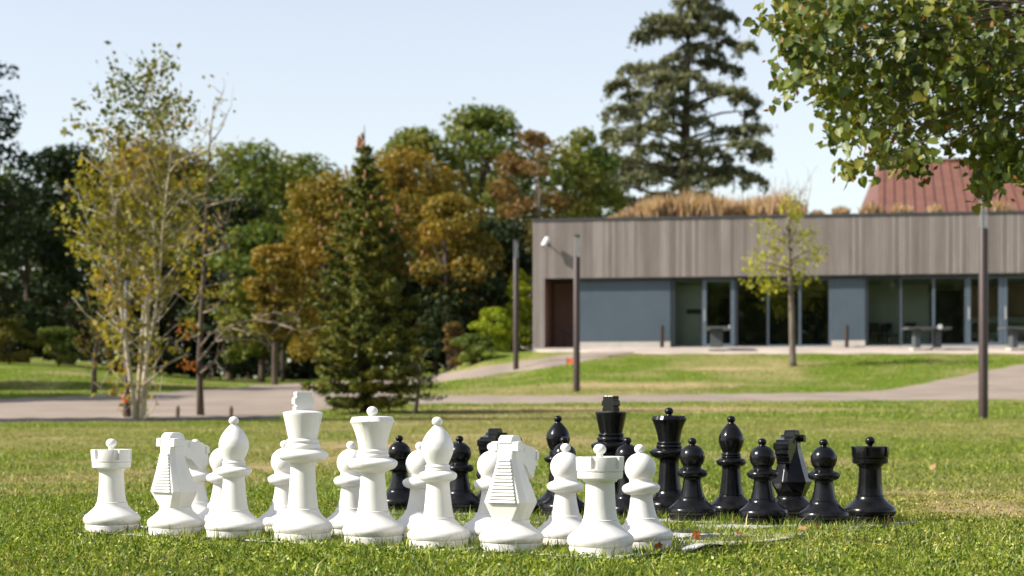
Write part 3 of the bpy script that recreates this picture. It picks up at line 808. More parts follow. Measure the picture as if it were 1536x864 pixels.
def foot_tufts(seed):
    rg = np.random.default_rng(seed)
    bx_, bd_ = [], []
    for (sx, sd_) in SPOTS:
        n = 230
        a = rg.random(n) * 2 * np.pi; r = 0.124 + 0.11 * rg.random(n) ** 1.6
        bx_.append(sx + np.cos(a) * r); bd_.append(sd_ + np.sin(a) * r)
    X = np.concatenate(bx_); D = np.concatenate(bd_)
    keep = vnoise(X, D, 7, 81) > 0.36
    for (sx, sd_) in SPOTS: keep &= (X - sx) ** 2 + (D - sd_) ** 2 > 0.122 ** 2
    X, D = X[keep], D[keep]; n = len(X)
    Z = gz(X, D) - 0.003
    h = 0.022 + 0.05 * rg.random(n) ** 1.8; w_ = 0.0042 * (0.7 + 0.6 * rg.random(n))
    a1, a2 = rg.random(n) * 6.283, rg.random(n) * 6.283
    ln = h * rg.random(n) * 0.7
    b = np.stack([X, D, Z], 1); wv = np.stack([np.cos(a1) * w_ / 2, np.sin(a1) * w_ / 2, np.zeros(n)], 1)
    mid = b + np.stack([np.cos(a2) * ln * .3, np.sin(a2) * ln * .3, h * .6], 1); tip = b + np.stack([np.cos(a2) * ln, np.sin(a2) * ln, h], 1)
    o = np.arange(n)
    return np.concatenate([b - wv, b + wv, mid - wv * .8, mid + wv * .8, tip]), [np.stack([o, o + n, o + 3 * n, o + 2 * n], 1), np.stack([o + 2 * n, o + 3 * n, o + 4 * n], 1)], np.tile(np.clip(rg.normal(0.05, 0.12, n), 0, 1), 5)

parts = [foot_tufts(15), blades(430000, 5.7, 12.5, 0.007, 0.027, 0.0062, 1.25, True, 1, 1.3), blades(76000, 5.7, 12.5, 0.016, 0.048, 0.0040, 1.25, True, 6, 0.8), blades(10000, 6.2, 12.5, 0.03, 0.085, 0.0034, 1.3, True, 2, 0.7), clover(128000, 5.7, 12.5, 0.014, 8),
         blades(300000, 12.5, 37.5, 0.012, 0.045, 0.012, 1.5, False, 3, 1.1), blades(120000, 37.5, 70, 0.015, 0.06, 0.03, 1.6, False, 4)]
# the far blades stay off the roads
def off_road(V, fs, dv):
    return V, fs, dv
V = []; tri, quad, dv = [], [], []
off = 0
for k, (v, fs, d_) in enumerate(parts):
    V.append(v); dv.append(d_)
    for f in fs: (quad if f.shape[1] == 4 else tri).append(f + off)
    off += len(v)
me = np_mesh('lawn_grass', np.concatenate(V), [np.concatenate(quad), np.concatenate(tri)])
a = me.attributes.new('dry', 'FLOAT', 'POINT'); a.data.foreach_set('value', np.concatenate(dv).astype(np.float32))
tag(link('lawn_grass', me, M['blade']), 'short grass blades of the lawn, green mixed with straw', 'grass', kind='stuff')

# fallen leaves
def fallen_leaf(px, py, size, mat, up, label):
    d = dist_at(px, py); x = (px - 768) * d / F
    mb = MB()
    n = 9
    out_ = [(0.0, -0.5), (0.22, -0.36), (0.45, -0.30), (0.34, -0.05), (0.48, 0.16), (0.2, 0.2), (0.0, 0.52), (-0.22, 0.22), (-0.46, 0.12), (-0.33, -0.08), (-0.42, -0.32), (-0.2, -0.34)]
    size *= 0.8
    v = [(0, 0, 0.05)] + [(a_, b_, 0.16 * (a_ * a_ + b_ * b_) * 1.6 + 0.05 * math.sin(7 * a_ + 5 * b_)) for a_, b_ in out_]
    mb.add([(q[0] * size, q[1] * size, q[2] * size) for q in v], [(0, i + 1, (i + 1) % 12 + 1) for i in range(12)])
    mb.tube([(0, -0.45 * size, 0), (0.03 * size, -0.75 * size, 0.06 * size)], [0.03 * size, 0.015 * size], 5)
    o = mb.build('fallen_leaf', M[mat])
    o.location = (x, d, gz1(x, d) + (0.035 if up < 1 else 0.045))
    o.rotation_euler = (up, random.uniform(-0.4, 0.4), random.uniform(0, 6.28) if up < 1 else 0.3)
    return tag(o, label, 'leaf', 'fallen leaves on the lawn')
fallen_leaf(1044, 818, 0.055, 'leaf_orange', 1.35, 'orange fallen leaf standing on edge by the black flap of the mat')
fallen_leaf(1108, 812, 0.050, 'leaf_orange', 0.4, 'russet fallen leaf lying right of the upright orange leaf')
fallen_leaf(1203, 804, 0.055, 'leaf_brown', 0.4, 'tan fallen leaf in the grass below the second black pawn from right')
fallen_leaf(1226, 803, 0.050, 'leaf_orange', 0.6, 'orange fallen leaf in the grass right below the rightmost black pawn')
fallen_leaf(1252, 806, 0.040, 'leaf_orange', 0.5, 'small orange fallen leaf between rightmost black pawn and black rook')
fallen_leaf(1333, 789, 0.040, 'leaf_orange', 0.6, 'small red brown leaf at the right foot of the black rook')
fallen_leaf(988, 832, 0.050, 'leaf_orange', 0.9, 'reddish fallen leaf against the foot of the leaning white pawn')
fallen_leaf(1400, 706, 0.10, 'leaf_brown', 0.9, 'pale tan leaf alone on the lawn beyond the black rook')
fallen_leaf(18, 858, 0.07, 'leaf_brown', 0.5, 'brown withered leaf in the front left corner of the lawn')

# ------------------------------------------------------------------ foliage tools
def leaves_obj(name, C, size, mat, parent, rg, **kw):
    V, fs = leaf_arrays(np.asarray(C), size, rg, **kw)
    return link(name, np_mesh(name, V, fs), mat, parent)

def ball(n, rg, flat=1.0, shell=0.5):
    v = rg.normal(size=(n, 3)); v /= np.linalg.norm(v, axis=1, keepdims=True)
    return v * (shell + (1 - shell) * rg.random(n) ** 0.6)[:, None] * np.array([1, 1, flat])

def limb(mb, a, b, r0, r1, rg, sag=0.12, n=5, seg=6):
    a = np.array(a, float); b = np.array(b, float)
    L = np.linalg.norm(b - a)
    pts = []
    j1 = rg.normal(size=3) * L * 0.06
    for t in np.linspace(0, 1, n):
        p_ = a + (b - a) * t + j1 * math.sin(t * math.pi) + np.array([0, 0, sag * L * math.sin(t * math.pi)])
        pts.append(tuple(p_))
    mb.tube(pts, list(np.linspace(r0, r1, n)), seg)

def broadleaf(name, label, px, top, hw, d, mats, group=None, base=None, n_leaf=5200, clumps=46, leaf=0.24, low=0.28, dense=1.0, trunk_r=None, bark='bark', seed=None, cr=0.30, cat='tree', depth=0.85, flat=0.75, pw=1.2):
    """tree whose crown tops out at a photo row; hw in photo pixels"""
    rg = np.random.default_rng(seed if seed is not None else abs(hash((px, top, d))) % 99991)
    x = (px - 768) * d / F; zb = gz1(x, d)
    if base is not None: zb = max(zb, 0)
    zt = HC - (top - YH) * d / F
    H = zt - zb; rw = hw * d / F
    root = thing(name, label, cat, (x, d, zb), 0, group)
    tr = MB(); r0 = trunk_r or H * 0.022
    zc0 = H * low
    mid = (rg.normal() * 0.02 * H, rg.normal() * 0.02 * H, H * 0.45)
    tr.tube([(0, 0, -0.2), (0, 0, 0.05), (mid[0] * .5, mid[1] * .5, H * 0.22), mid, (mid[0] * 1.4, mid[1], H * 0.7), (mid[0], mid[1], H * 0.93)], [r0 * 1.3, r0 * 1.1, r0 * 0.9, r0 * 0.68, r0 * 0.4, r0 * 0.1], 8)
    cs, rs = [], []
    Hc = H - zc0
    K = int(clumps * max(1.0, min(1.8, Hc / (2.2 * rw))))
    for k in range(K):
        for _ in range(30):
            hh = 0.97 if k == 0 else rg.random() ** 0.8
            prof = max(0.0, math.sin(math.pi * min(1, (0.12 + 0.88 * hh) ** pw))) ** 0.45
            prof = max(prof, 0.25)
            an_ = rg.random() * 6.2832; ra_ = (0.25 + 0.75 * rg.random() ** 0.6) * (1 - cr * 0.4) * (0.3 if k == 0 else 1)
            c = np.array([math.cos(an_) * rw * prof * ra_, math.sin(an_) * rw * depth * prof * ra_, zc0 + Hc * hh])
            if not cs or min(np.linalg.norm(c - e) for e in cs) > rw * cr * 0.55: break
        r = rw * cr * rg.uniform(0.7, 1.3)
        c[2] = min(c[2], H - r * flat * 0.85)
        cs.append(c); rs.append(r)
    cs = np.array(cs); rs = np.array(rs)
    w = rs ** 2 / (rs ** 2).sum()
    pts, outs = [], []
    for c, r, k in zip(cs, rs, w):
        n = max(8, int(n_leaf * 1.6 * k))
        q = ball(n, rg, flat, 0.45)
        q[:, 2] = np.where(q[:, 2] < 0, q[:, 2] * 0.7, q[:, 2])
        pts.append(c + q * r); outs.append(q * 0.9)
        j = rg.random(n) < 0.05
        pts[-1][j] += rg.normal(size=(j.sum(), 3)) * r * 0.2
    for i in rg.permutation(len(cs))[:min(14, len(cs))]:
        c = cs[i]
        z0 = max(H * 0.2, c[2] - rw * 0.5) * 0.8
        limb(tr, (mid[0] * min(1, z0 / H * 2), mid[1] * min(1, z0 / H * 2), z0), c, r0 * 0.38, r0 * 0.07, rg, 0.06)
    tr.build('trunk', M[bark], root, smooth=True)
    C = np.concatenate(pts); O = np.concatenate(outs)
    C[:, 2] = np.maximum(C[:, 2], 0.12)
    if isinstance(mats, str):
        leaves_obj('crown', C, leaf, M[mats], root, rg, up=0.35, out_dir=O)
    else:
        # lower and inner leaves of one kind, upper outer sprays of another
        s_ = (C[:, 2] / H + rg.normal(size=len(C)) * 0.08) > mats[2]
        leaves_obj('crown', C[~s_], leaf, M[mats[0]], root, rg, up=0.35, out_dir=O[~s_])
        leaves_obj('crown', C[s_], leaf, M[mats[1]], root, rg, up=0.35, out_dir=O[s_])
    return root

# ------------------------------------------------------------------ woods behind
WG = 'trees of the wood behind the road'
broadleaf('broadleaf_tree', 'very dark tall tree cut by the left edge of the photo', -62, 40, 118, 60, 'l_dark', WG, n_leaf=7000, clumps=52, leaf=0.17, low=0.12, seed=1, cr=0.25)
broadleaf('broadleaf_tree', 'dark green tree behind the left side of the multi stemmed tree', 105, 222, 110, 84, 'l_dark', WG, n_leaf=6500, clumps=54, leaf=0.24, low=0.05, seed=2)
broadleaf('broadleaf_tree', 'olive tree seen straight through the multi stemmed tree', 225, 206, 120, 97, ('l_green', 'l_olive', 0.6), WG, n_leaf=6500, clumps=52, leaf=0.26, low=0.1, seed=3)
broadleaf('broadleaf_tree', 'wide green tree with yellow tints rising behind the slender bare tree', 372, 217, 120, 104, 'l_green', WG, n_leaf=7500, clumps=60, leaf=0.26, low=0.1, seed=4)
broadleaf('broadleaf_tree', 'green tree topping the gap left of the spruce tip', 455, 232, 85, 108, 'l_green', WG, n_leaf=4200, clumps=36, leaf=0.26, low=0.1, seed=24)
broadleaf('broadleaf_tree', 'black green tree in the deep shade right of the slender bare tree', 345, 292, 78, 92, 'l_dark', WG, n_leaf=5200, clumps=44, leaf=0.24, low=0.05, seed=5)  # near-black leaves carry the shade of this gap in their colour
broadleaf('broadleaf_tree', 'low mid green tree above the bare shrub', 392, 338, 78, 82, 'l_green', WG, n_leaf=5200, clumps=42, leaf=0.22, low=0.08, seed=6)
broadleaf('broadleaf_tree', 'small golden brown tree just left of the spruce', 412, 368, 44, 74, 'l_gold', WG, n_leaf=3600, clumps=30, leaf=0.17, low=0.35, seed=7, cr=0.32)
broadleaf('broadleaf_tree', 'golden brown tree against the left edge of the spruce top', 502, 262, 88, 76, ('l_gold', 'l_gold', 0.6), WG, n_leaf=6800, clumps=56, leaf=0.19, low=0.12, seed=8)
broadleaf('broadleaf_tree', 'golden brown tree, tallest, peeking right of the spruce tip', 606, 222, 92, 79, ('l_olive', 'l_gold', 0.5), WG, n_leaf=7200, clumps=58, leaf=0.19, low=0.1, seed=9)
broadleaf('broadleaf_tree', 'golden brown tree with dark skirts right of the spruce', 676, 292, 74, 75, ('l_dark', 'l_gold', 0.52), WG, n_leaf=6000, clumps=50, leaf=0.18, low=0.05, seed=10)
broadleaf('broadleaf_tree', 'green tree tip showing behind the tallest golden brown tree', 618, 192, 75, 104, 'l_green', WG, n_leaf=4200, clumps=34, leaf=0.25, low=0.2, seed=11)
broadleaf('broadleaf_tree', 'tall fresh green tree, highest of the wood left of the cedar', 722, 162, 100, 106, 'l_green', WG, n_leaf=7600, clumps=60, leaf=0.26, low=0.1, seed=12, cr=0.26)
broadleaf('broadleaf_tree', 'rusty brown tree with pale trunk above the corner of the building', 792, 196, 66, 98, 'l_rust', WG, n_leaf=3800, clumps=40, leaf=0.22, low=0.15, seed=13, bark='bark_grey', trunk_r=0.13, cr=0.26)
broadleaf('broadleaf_tree', 'green tree between the rusty brown tree and the cedar', 872, 194, 72, 108, 'l_green', WG, n_leaf=5600, clumps=44, leaf=0.26, low=0.1, seed=14)
broadleaf('broadleaf_tree', 'near black tree in shade behind the left lamp post by the building', 742, 330, 72, 86, 'l_dark', WG, n_leaf=6000, clumps=48, leaf=0.24, low=0.03, seed=15)
broadleaf('broadleaf_tree', 'low near black tree filling the shade right of the spruce foot', 655, 400, 70, 78, 'l_dark', WG, n_leaf=5200, clumps=42, leaf=0.22, low=0.03, seed=16)
broadleaf('broadleaf_tree', 'dark tree behind the far lamp post left of the spruce', 465, 420, 70, 93, 'l_dark', WG, n_leaf=4600, clumps=38, leaf=0.24, low=0.02, seed=17)
broadleaf('broadleaf_tree', 'dark low tree between the multi stemmed tree and slender tree', 255, 400, 80, 86, 'l_dark', WG, n_leaf=5200, clumps=40, leaf=0.24, low=0.03, seed=18)
broadleaf('broadleaf_tree', 'dark low tree above the olive shrubs at the left edge', 40, 330, 95, 80, 'l_dark', WG, n_leaf=6000, clumps=46, leaf=0.22, low=0.05, seed=19)
# shrubs
SG = 'shrubs at the edge of the wood'
broadleaf('shrub', 'olive shrub at the left edge beyond the shaded lawn', 14, 458, 46, 74, 'l_olive', SG, n_leaf=2600, clumps=26, leaf=0.13, low=0.02, seed=31, cat='shrub', trunk_r=0.04)
broadleaf('shrub', 'yellow green shrub beyond the lawn beside the olive shrub', 88, 492, 40, 75, 'l_green', SG, n_leaf=2400, clumps=24, leaf=0.13, low=0.02, seed=32, cat='shrub', trunk_r=0.04)
broadleaf('shrub', 'dark shrub behind the stems of the multi stemmed tree', 200, 488, 62, 76, 'l_dark', SG, n_leaf=2600, clumps=24, leaf=0.14, low=0.02, seed=33, cat='shrub', trunk_r=0.04)
broadleaf('shrub', 'dark shrub low behind the bare shrub', 330, 500, 80, 88, 'l_dark', SG, n_leaf=3000, clumps=26, leaf=0.16, low=0.02, seed=34, cat='shrub', trunk_r=0.04)
broadleaf('shrub', 'bright yellow green upright shrub against the left end of the building', 779, 404, 23, 74.5, 'l_lime', SG, n_leaf=3000, clumps=40, leaf=0.11, low=0.02, seed=35, cat='shrub', trunk_r=0.04, cr=0.42, pw=0.7)
broadleaf('shrub', 'bright green mounded shrub on the bank left of the building', 738, 462, 34, 73, 'l_lime', SG, n_leaf=2400, clumps=30, leaf=0.11, low=0.02, seed=36, cat='shrub', trunk_r=0.04, cr=0.36)
broadleaf('shrub', 'low green shrub spreading down the bank', 708, 500, 34, 71, 'l_green', SG, n_leaf=1800, clumps=22, leaf=0.11, low=0.02, seed=37, cat='shrub', trunk_r=0.03)
broadleaf('shrub', 'small russet shrub at the foot of the dark trees', 683, 484, 24, 72, 'l_rust', SG, n_leaf=1200, clumps=16, leaf=0.11, low=0.1, seed=38, cat='shrub', trunk_r=0.03)
broadleaf('shrub', 'tan leaved bush above the mounded bright green shrub', 715, 446, 19, 76, 'l_gold', SG, n_leaf=1000, clumps=14, leaf=0.11, low=0.3, seed=39, cat='shrub', trunk_r=0.04)
# far mass of woods that closes the gaps
rg = np.random.default_rng(77)
nf = 52000
fx = rg.uniform(-75, 9, nf); fd = rg.uniform(118, 140, nf)
fpx = 768 + F * fx / fd
sky_row = np.interp(fpx, [-400, 0, 60, 80, 100, 160, 200, 260, 300, 350, 420, 470, 500, 540, 580, 610, 650, 700, 740, 780, 830, 870, 905, 930, 1000], [180, 235, 285, 240, 232, 232, 222, 225, 235, 238, 232, 245, 262, 262, 245, 228, 238, 196, 195, 212, 226, 212, 228, 290, 320])
gzf = gz(fx, fd)
topz = HC - (sky_row + 16 - YH) * fd / F - gzf + 2.2 * (vnoise(fx, fd * 0.2, 0.45, 51) - 0.5) + 1.3 * (vnoise(fx, fd, 1.1, 52) - 0.5)
fz = gzf + rg.random(nf) * topz
leaves_obj('far_woods', np.stack([fx, fd, fz], 1), 0.55, M['l_mass'], None, rg, up=0.4)
tag(COL.objects['far_woods'], 'dark far woods closing the gaps between the trees', 'woods', kind='stuff')
# trees just outside the left edge, whose shade falls across the road and lawn
broadleaf('broadleaf_tree', 'dark tree outside the left edge that shades the far lawn', -330, 60, 160, 57, 'l_dark', WG, n_leaf=9000, clumps=60, leaf=0.3, low=0.06, seed=41, cr=0.28)

broadleaf('broadleaf_tree', 'second dark tree outside the left edge that shades the road', -560, 20, 190, 49, 'l_dark', WG, n_leaf=8000, clumps=60, leaf=0.3, low=0.06, seed=42, cr=0.28)
# tree belt behind the camera: it is what the windows mirror
nf = 60000
fx = rg.uniform(-55, 95, nf); fd = rg.uniform(-62, -40, nf)
fz = rg.random(nf) ** 0.85 * (13 + 4 * vnoise(fx + 200, fd + 200, 0.16, 53) + 2 * vnoise(fx + 200, fd + 200, 0.6, 54))
leaves_obj('mirrored_woods', np.stack([fx, fd, fz], 1), 1.3, M['l_green'], None, rg, up=0.4)
tag(COL.objects['mirrored_woods'], 'belt of woods mirrored dimly in the pavilion windows', 'woods', kind='stuff')

# ------------------------------------------------------------------ cedar
def cedar():
    d = 118.0
    k = d / F
    rg = np.random.default_rng(5)
    x0 = (1031 - 768) * k
    zb = gz1(x0, d)
    root = thing('cedar_tree', 'huge blue green cedar with drooping tiers rising behind the building', 'tree', (x0, d, zb))
    tr = MB()
    zt = HC - (-45 - YH) * k - zb
    tr.tube([(0, 0, -0.3), (0.05, 0, zt * 0.3), (-0.15, 0, zt * 0.55), (0.05, 0, zt * 0.8), (0, 0, zt)], [0.5, 0.42, 0.33, 0.17, 0.03], 9)
    pads = [(700, 300, 60), (670, 400, 70), (720, 470, 60), (690, 560, 80), (700, 110, 60), (430, 500, 60), (520, 620, 90), (390, 660, 70), (350, 560, 40), (480, 690, 90), (700, 700, 100), (850, 640, 80), (560, 500, 70), (500, 400, 60), (620, 300, 60), (760, -60, 60), (740, -20, 80), (700, 10, 80), (790, 15, 70), (620, 50, 75), (560, 85, 55), (840, 60, 45), (700, 60, 90), (545, 125, 60), (500, 145, 40), (640, 110, 60), (770, 120, 65), (850, 150, 45), (905, 190, 40), (740, 175, 95), (640, 195, 55), (860, 255, 50),
            (790, 215, 60), (540, 225, 75), (470, 265, 60), (405, 325, 35), (440, 300, 45), (570, 305, 85), (640, 260, 50), (480, 350, 45), (410, 430, 55), (470, 410, 60), (560, 390, 75), (620, 350, 60), (780, 345, 80), (850, 370, 60), (905, 390, 50), (930, 430, 28),
            (620, 440, 85), (530, 470, 65), (400, 470, 35), (445, 540, 65), (560, 560, 95), (380, 590, 50), (450, 630, 95), (340, 670, 60), (560, 650, 100), (640, 580, 70), (780, 575, 85), (850, 505, 80), (930, 500, 55), (985, 520, 35), (900, 570, 90), (960, 590, 45), (780, 650, 85),
            (880, 660, 75), (700, 640, 60), (330, 740, 70), (440, 730, 90), (600, 720, 110), (760, 720, 100), (960, 670, 50), (300, 800, 60)]
    C, O = [], []
    for (zx, zy, hw) in pads:
        px = zx / 2.542 + 760; py = zy / 2.542
        off = (px - 1031) * k
        z = HC - (py - YH) * k - zb
        rw = hw / 2.542 * k
        dy = (-0.6 if 660 < zx < 730 else rg.uniform(-1, 1)) * min(5.0, 1.2 + (zt - z) * 0.22)
        c = np.array([off, dy, z])
        zs = max(0.3, z - 0.10 * math.hypot(off, dy) + rg.uniform(-.6, .3))
        limb(tr, (0, 0, min(zs, zt * 0.97)), c, 0.05 + 0.011 * (zt - zs) * 0.55, 0.03, rg, 0.05, 5, 5)
        n = int(370 * (rw / 2.0) ** 1.3) + 80
        # a bough: nearly flat on top, bending down at its outer end, sprays hanging in curtains under it
        a = rg.random(n) * 2 * math.pi; rr = rg.random(n) ** 0.55
        X_ = np.cos(a) * rr * rw * 1.05; Y_ = np.sin(a) * rr * rw * 0.8
        outw = (X_ * np.sign(off if abs(off) > 0.4 else rg.normal())) / rw
        comb = 0.55 + 0.45 * np.sin(X_ * 5.0 + c[2] * 3)                      # separate hanging sprays
        hang = rg.random(n) ** 1.2 * comb * (0.32 * rw + 0.42) * (0.5 + 0.8 * rr)
        Z_ = 0.10 * rw - 0.20 * rw * rr ** 2 - 0.34 * rw * np.clip(outw, 0, 1.2) ** 2 - hang
        C.append(c + np.stack([X_, Y_, Z_], 1))
        O.append(np.stack([np.cos(a) * .4, np.sin(a) * .4, np.full(n, 0.2)], 1))
    C = np.concatenate(C); O = np.concatenate(O)
    tr.build('trunk', M['bark'], root, smooth=True)
    leaves_obj('crown', C, 0.46, M['l_cedar'], root, rg, up=0.3, out_dir=O, aspect=0.30, droop=np.array([0, 0, -0.9]))
    C2 = C[::2] + rg.normal(size=C[::2].shape) * 0.15; O = O[::2]
    leaves_obj('crown', C2, 0.30, M['l_cedar'], root, rg, up=0.3, out_dir=O, aspect=0.45, droop=np.array([0, 0, -0.9]))
cedar()

# ------------------------------------------------------------------ spruce
def spruce():
    d = 42.0; k = d / F
    rg = np.random.default_rng(9)
    px = 548
    x0 = (px - 768) * k; zb = gz1(x0, d)
    H = HC - (188 - YH) * k - zb
    root = thing('spruce_tree', 'conical spruce with cone tipped top at the edge of the lawn', 'tree', (x0, d, zb))
    tr = MB()
    tr.tube([(0, 0, -0.1), (0.02, 0, H * 0.4), (-0.03, 0, H * 0.8), (-0.02, 0, H)], [0.13, 0.09, 0.035, 0.008], 8)
    C, T = [], []
    levels = 21
    for li in range(levels):
        t = li / (levels - 1)
        z = 0.40 + (H - 0.95) * t ** 0.95
        rmax = 1.60 * (1 - t) ** 0.92 * (0.97 if t > 0.15 else 0.72 + 1.6 * t) + 0.10
        nb = int(15 - 7 * t)
        for b in range(nb):
            a = b * 2 * math.pi / nb + li * 0.7 + rg.normal() * 0.25
            L = rmax * rg.uniform(0.62, 1.13)
            if math.cos(a) > 0.2 and 0.25 < t < 0.6: L *= rg.uniform(0.75, 1.0)
            rise = -0.16 + 0.62 * t
            tip = np.array([math.cos(a) * L, math.sin(a) * L, z + L * rise])
            base = np.array([0, 0, z])
            pts = []
            for q in np.linspace(0, 1, 5):
                pts.append(tuple(base + (tip - base) * q + np.array([0, 0, -0.10 * L * math.sin(q * math.pi) + 0.06 * L * q * q])))
            tr.tube(pts, [0.018 * (1 - t) + 0.006, 0.014 * (1 - t) + .005, 0.01, 0.007, 0.003], 4, cap=False)
            n = int(62 * L) + 10
            q = 0.22 + 0.80 * rg.random(n) ** 0.8
            c = base + (tip - base) * q[:, None]
            side = np.array([-math.sin(a), math.cos(a), 0])
            wsp = (rg.random(n) * 2 - 1) * 0.22 * (1.15 - q) * (0.5 + L)
            c = c + side * wsp[:, None]; c[:, 2] += -0.10 * L * np.sin(q * math.pi) + 0.06 * L * q * q - np.abs(rg.normal(size=n)) * 0.035
            C.append(c)
            dirv = np.tile((tip - base) / max(L, 1e-3), (n, 1)) + side * np.sign(wsp)[:, None] * 0.7
            T.append(dirv * 1.4)
    C = np.concatenate(C); T = np.concatenate(T)
    tr.build('trunk', M['bark'], root, smooth=True)
    V, fs = leaf_arrays(C, 0.15, rg, up=0.8, aspect=0.34, droop=T)
    link('crown', np_mesh('crown', V, fs), M['l_spruce'], root)
    for i in range(2):
        V, fs = leaf_arrays(C + rg.normal(size=C.shape) * 0.045, 0.12, rg, up=0.6, aspect=0.34, droop=T)
        if i == 0: V0, f0 = V, fs
        else:
            link('crown', np_mesh('crown', np.concatenate([V0, V]), [np.concatenate([f0[0], fs[0] + len(V0)])]), M['l_spruce'], root)
    # cones: clustered below the leader, scattered higher crown
    for (cx, cz) in [(541, 212), (537, 218), (546, 216), (541, 224), (538, 207), (545, 208), (542, 219), (535, 224), (543, 203), (539, 214), (545, 222), (537, 212)]:
        q = np.array([(cx - px) * k, rg.uniform(-.08, .08), HC - (cz - YH) * k - zb])
        MB().tube([q + [0, 0, 0.07], q + [0, 0, 0.03], q, q - [0, 0, 0.04], q - [0, 0, 0.075]], [0.008, 0.03, 0.034, 0.026, 0.008], 7).build('cone', M['cone'], root, smooth=True)
    for (cx, cz) in [(525, 265), (550, 262), (527, 272), (549, 270), (578, 305), (600, 318), (483, 345), (498, 352), (549, 345), (547, 356), (575, 342), (590, 348), (512, 330), (530, 312), (487, 372), (600, 318), (636, 384), (620, 410), (520, 390), (560, 300), (556, 330), (515, 300), (475, 338), (598, 322)]:
        q = np.array([(cx - px) * k, -0.25 - 0.9 * rg.random(), HC - (cz - YH) * k - zb])
        MB().tube([q + [0, 0, 0.06], q + [0, 0, 0.02], q - [0, 0, 0.03], q - [0, 0, 0.07]], [0.01, 0.026, 0.024, 0.006], 6).build('cone', M['cone'], root, smooth=True)
spruce()
# ------------------------------------------------------------------ slender trees at the left
def stems_tree():
    d = 36.5; k = d / F; rg = np.random.default_rng(21)
    px = 208; x0 = (px - 768) * k; zb = gz1(x0, d)
    def L(x, y, dy=0): return np.array([(x - px) * k, dy, HC - (y - YH) * k - zb])
    root = thing('multi_stemmed_tree', 'slim multi stemmed young tree with pale stems and thinning yellow green leaves', 'tree', (x0, d, zb))
    stems = [([(203, 640), (200, 590), (194, 540), (186, 470), (179, 400), (176, 330), (170, 260), (160, 190)], 0.055, -0.2),
             ([(214, 642), (216, 590), (219, 530), (220, 450), (220, 370), (221, 300), (224, 220), (228, 130)], 0.062, 0.05),
             ([(206, 630), (207, 560), (211, 480), (212, 400), (207, 320), (203, 250), (206, 170), (212, 100)], 0.042, 0.35),
             ([(216, 600), (222, 540), (236, 470), (246, 400), (252, 330), (262, 250), (270, 170)], 0.034, -0.35)]
    tips = []
    for i, (pl, r, dy) in enumerate(stems):
        pts = [L(x, y, dy * (j / 4 if j < 4 else 1) * 1.4) for j, (x, y) in enumerate(pl)]
        mb = MB(); mb.tube([tuple(q) for q in pts], list(np.linspace(r, 0.008, len(pts))), 8)
        # twigs
        for j in range(1, len(pts)):
            for _ in range(9 if j > 2 else 2):
                t = rg.random(); s0 = pts[j - 1] * (1 - t) + pts[j] * t
                a = rg.random() * 2 * math.pi; ln = rg.uniform(0.5, 1.35) * (1.0 if j < 6 else 0.7)
                e = s0 + np.array([math.cos(a) * ln * 0.75, math.sin(a) * ln * 0.7, ln * rg.uniform(0.25, 0.95)])
                limb(mb, s0, e, 0.014, 0.004, rg, -0.06, 4, 4)
                tips.append((s0, e))
                for _ in range(2):
                    u = rg.uniform(0.35, 0.9); m0 = s0 + (e - s0) * u
                    e2 = m0 + rg.normal(size=3) * 0.22 + np.array([0, 0, 0.2])
                    limb(mb, m0, e2, 0.006, 0.002, rg, 0, 3, 4); tips.append((m0, e2))
        mb.build('trunk', M['bark_pale'], root, smooth=True)
    # long low bare limb sweeping right
    mb = MB()
    mb.tube([tuple(L(x, y, -0.2)) for x, y in [(217, 578), (235, 566), (252, 548), (268, 538), (290, 532)]], [0.03, 0.025, 0.02, 0.012, 0.005], 6)
    mb.build('branch', M['bark_bare'], root, smooth=True)
    C = []
    for s0, e in tips:
        n = rg.poisson(4.2)
        u = rg.uniform(0.35, 1.1, n)
        C.append(s0 + (e - s0) * u[:, None] + rg.normal(size=(n, 3)) * 0.11)
    C = np.concatenate(C)
    # leaf sprays seen lower left, where the foliage is thickest
    for (x, y, r, n) in [(110, 350, 16, 50), (125, 300, 26, 90), (150, 330, 30, 120), (140, 260, 24, 90), (160, 390, 24, 80), (190, 300, 30, 110), (240, 310, 26, 90), (270, 330, 22, 70), (160, 440, 18, 60), (165, 510, 16, 45), (180, 545, 14, 36), (150, 490, 12, 28),
                         (235, 420, 20, 50), (250, 380, 20, 60), (130, 375, 18, 50), (175, 350, 30, 110), (205, 350, 30, 100), (100, 325, 12, 30), (115, 275, 14, 36), (195, 240, 26, 80), (230, 250, 26, 80), (160, 225, 22, 60), (255, 275, 24, 70)]:
        n = int(n * 0.62)
        C = np.concatenate([C, np.array(L(x, y)) + rg.normal(size=(n, 3)) * np.array([r * k * 0.55, 0.5, r * k * 0.5])])
    for (x, y, r, n) in [(215, 95, 12, 20), (240, 105, 16, 26), (262, 98, 8, 14), (180, 125, 14, 22), (150, 140, 14, 22), (120, 155, 10, 16), (200, 130, 16, 24), (235, 140, 18, 28), (265, 150, 14, 20), (285, 150, 8, 10), (160, 170, 16, 20), (110, 180, 10, 14), (105, 205, 8, 10), (195, 170, 18, 22), (230, 180, 18, 22), (275, 190, 12, 14), (140, 200, 14, 16), (170, 205, 16, 18)]:
        C = np.concatenate([C, np.array(L(x, y)) + rg.normal(size=(n, 3)) * np.array([r * k * 0.6, 0.4, r * k * 0.5])])
    top = (C[:, 2] + rg.normal(size=len(C)) * 0.3) > L(0, 215)[2]
    leaves_obj('crown', C[~top], 0.125, M['l_birch'], root, rg, up=0.3, aspect=0.7)
    leaves_obj('crown', C[top], 0.12, M['l_birch_top'], root, rg, up=0.3, aspect=0.7)
stems_tree()

